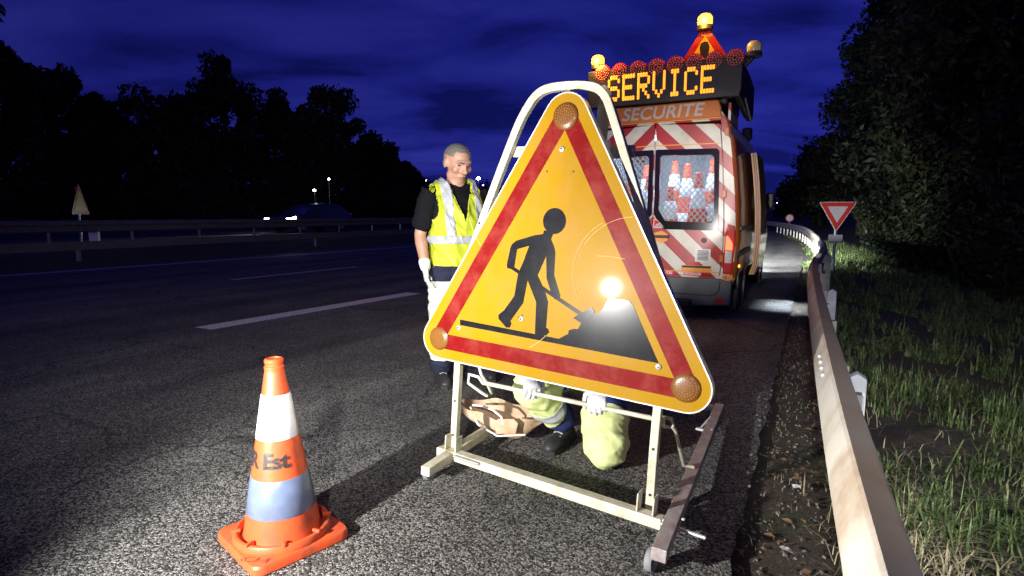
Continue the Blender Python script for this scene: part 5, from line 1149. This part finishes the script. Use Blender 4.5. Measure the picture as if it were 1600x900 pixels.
kf = V3(-.05, -.72, -.7).normalized(); ku = V3(0, -.6, .8); ku = (ku - kf * ku.dot(kf)).normalized(); ks = kf.cross(ku)
P2 = head(mb, w(.355, 2.885, 1.17), kf, ku)
for a, b, c in ((shR, elR, wrR), (shL, elL, wrL)): mb.cap([a, a.lerp(b, .35), b, b.lerp(c, .3), c], [.060, .052, .042, .044, .03])
for a, b, c in ((hipR, kneeR, ankR), (hipL, kneeL, ankL)): mb.cap([a, a.lerp(b, .5), b], [.088, .08, .06]); mb.cap([b, b.lerp(c, .35), c], [.058, .058, .042])
blob('body', mb, .009, 'skin', kn, 3)
face_parts(P2, kn); hair_cap(P2, kn, ks, kf, ku, 'ink')
mb = MB(); mb.cap([p for p, _ in TK], [(q[0] + o, q[1] + o) for (_, q), o in zip(TK, (.050, .038, .028, .024, .022))], TS, 18)
for a, b, c in ((shR, elR, wrR), (shL, elL, wrL)): mb.cap([a, a.lerp(b, .5), b, b.lerp(c, .5), b.lerp(c, .85)], [.078, .070, .062, .056, .05])
jk = blob('jacket', mb, .011, 'vest', kn, 3, wrinkle=.012, wscale=9, fold=.02)
for z0 in (.52, .70): piece(jk, 'reflective_tape', 'silver', jk, [((0, 0, z0), (0, 0, 1)), ((0, 0, z0 + .05), (0, 0, 1))], lambda c, n, z0=z0: z0 < c.z < z0 + .05, .005)
# trousers, one surface; lime and navy panels over it
mb = MB(); mb.cap([w(.43, 3.28, .40), w(.43, 3.27, .50)], [(.178, .135), (.175, .135)], TS, 18)
mb.cap([hipR, hipR.lerp(kneeR, .5), kneeR], [.115, .112, .100]); mb.cap([kneeR, kneeR.lerp(ankR, .4), kneeR.lerp(ankR, .86)], [.098, .092, .080])
mb.cap([hipL, hipL.lerp(kneeL, .5), kneeL + V3(0, 0, .03)], [.118, .122, .112]); mb.cap([kneeL + V3(0, .01, .02), kneeL.lerp(ankL, .5), kneeL.lerp(ankL, .9)], [.098, .088, .075])
tk = blob('trousers', mb, .011, 'navy', kn, 4, wrinkle=.010, wscale=8, seed=4, fold=.011, fscale=(6, 6, 9))
# lime knee-to-thigh panel of the kneeling leg
nL = (hipL - kneeL).normalized(); pL = kneeL.lerp(hipL, .36)
divx = w(.335, 0, 0).x
def on_left(c): return c.x > divx + (0 if c.y > .0 else -.01) and (c - kneeL).length < .52
piece(tk, 'lime_leg_panel', 'lime', tk, [(pL, nL), (V3(divx, 0, 0), (1, 0, 0))], lambda c, n: c.x > divx and (c - pL).dot(nL) < 0, .005)
nR = (kneeR - ankR).normalized(); pR0 = ankR + nR * .12; tR = (kneeR - hipR).normalized(); pR1 = hipR.lerp(kneeR, .62)
piece(tk, 'lime_shin_panel', 'lime', tk, [(pR0, nR), (pR1, tR), (V3(divx, 0, 0), (1, 0, 0))], lambda c, n: c.x < divx and (c - pR0).dot(nR) > 0 and (c - pR1).dot(tR) > 0, .005)
pL2 = kneeL.lerp(hipL, .16); pL3 = kneeL.lerp(hipL, .27)
piece(tk, 'thigh_tape', 'silver', tk, [(pL2, nL), (pL3, nL), (V3(divx, 0, 0), (1, 0, 0))], lambda c, n: c.x > divx and (c - pL2).dot(nL) > 0 and (c - pL3).dot(nL) < 0, .009) if False else None
pR2 = ankR + nR * .175; pR3 = ankR + nR * .24
piece(tk, 'shin_tape', 'silver', tk, [(pR2, nR), (pR3, nR), (V3(divx, 0, 0), (1, 0, 0))], lambda c, n: c.x < divx and 0 < (c - pR2).dot(nR) and (c - pR3).dot(nR) < 0 and (c - pR1).dot(tR) > -.1, .009)
for c, wr, k, hd in ((handR, wrR, 1, V3(.02, -.05, -1)), (handL, wrL, -1, V3(-.35, -.25, -1))):
    d = (c - wr).normalized(); mb = MB(); mb.cap([wr - d * .03 + V3(0, .03, .03), wr], [(.042, .038), (.036, .032)])
    back = V3(-.25, -1, .3)                                           # backs of the hands face the camera side, fingers close round the rod
    hand(mb, wr, d, V3(0, -.25, -1), (.75, .75, .35), k, 1.06); blob('glove', mb, .0045, 'gglove', kn, 2)
for an, td in ((ankR, V3(-.62, -1, 0)),):
    an2 = V3(an.x, an.y, an.z + .0); sh = blob('shoe', shoe(MB(), an2, td), .007, 'boot', kn, 3); sole(an2, td).build('sole', 'rubber', sh, bevel=.004)
    for q in range(4):
        t_ = td.normalized(); g_ = V3(an.x, an.y, 0) + t_ * (.035 + .022 * q) + V3(0, 0, .105 - .009 * q); s_ = V3(-t_.y, t_.x, 0)
        MB().tube([g_ - s_ * .026, g_ + V3(0, 0, .006), g_ + s_ * .026], .0035, 6).build('lace', 'rope', sh)
mb = MB(); mb.cap([ankL + V3(0, -.03, .0), ankL + V3(.02, .06, -.01), ankL + V3(.03, .12, -.03), ankL + V3(.02, .10, -.06)], [.055, .05, .045, .03]); blob('shoe', mb, .007, 'boot', kn, 3)
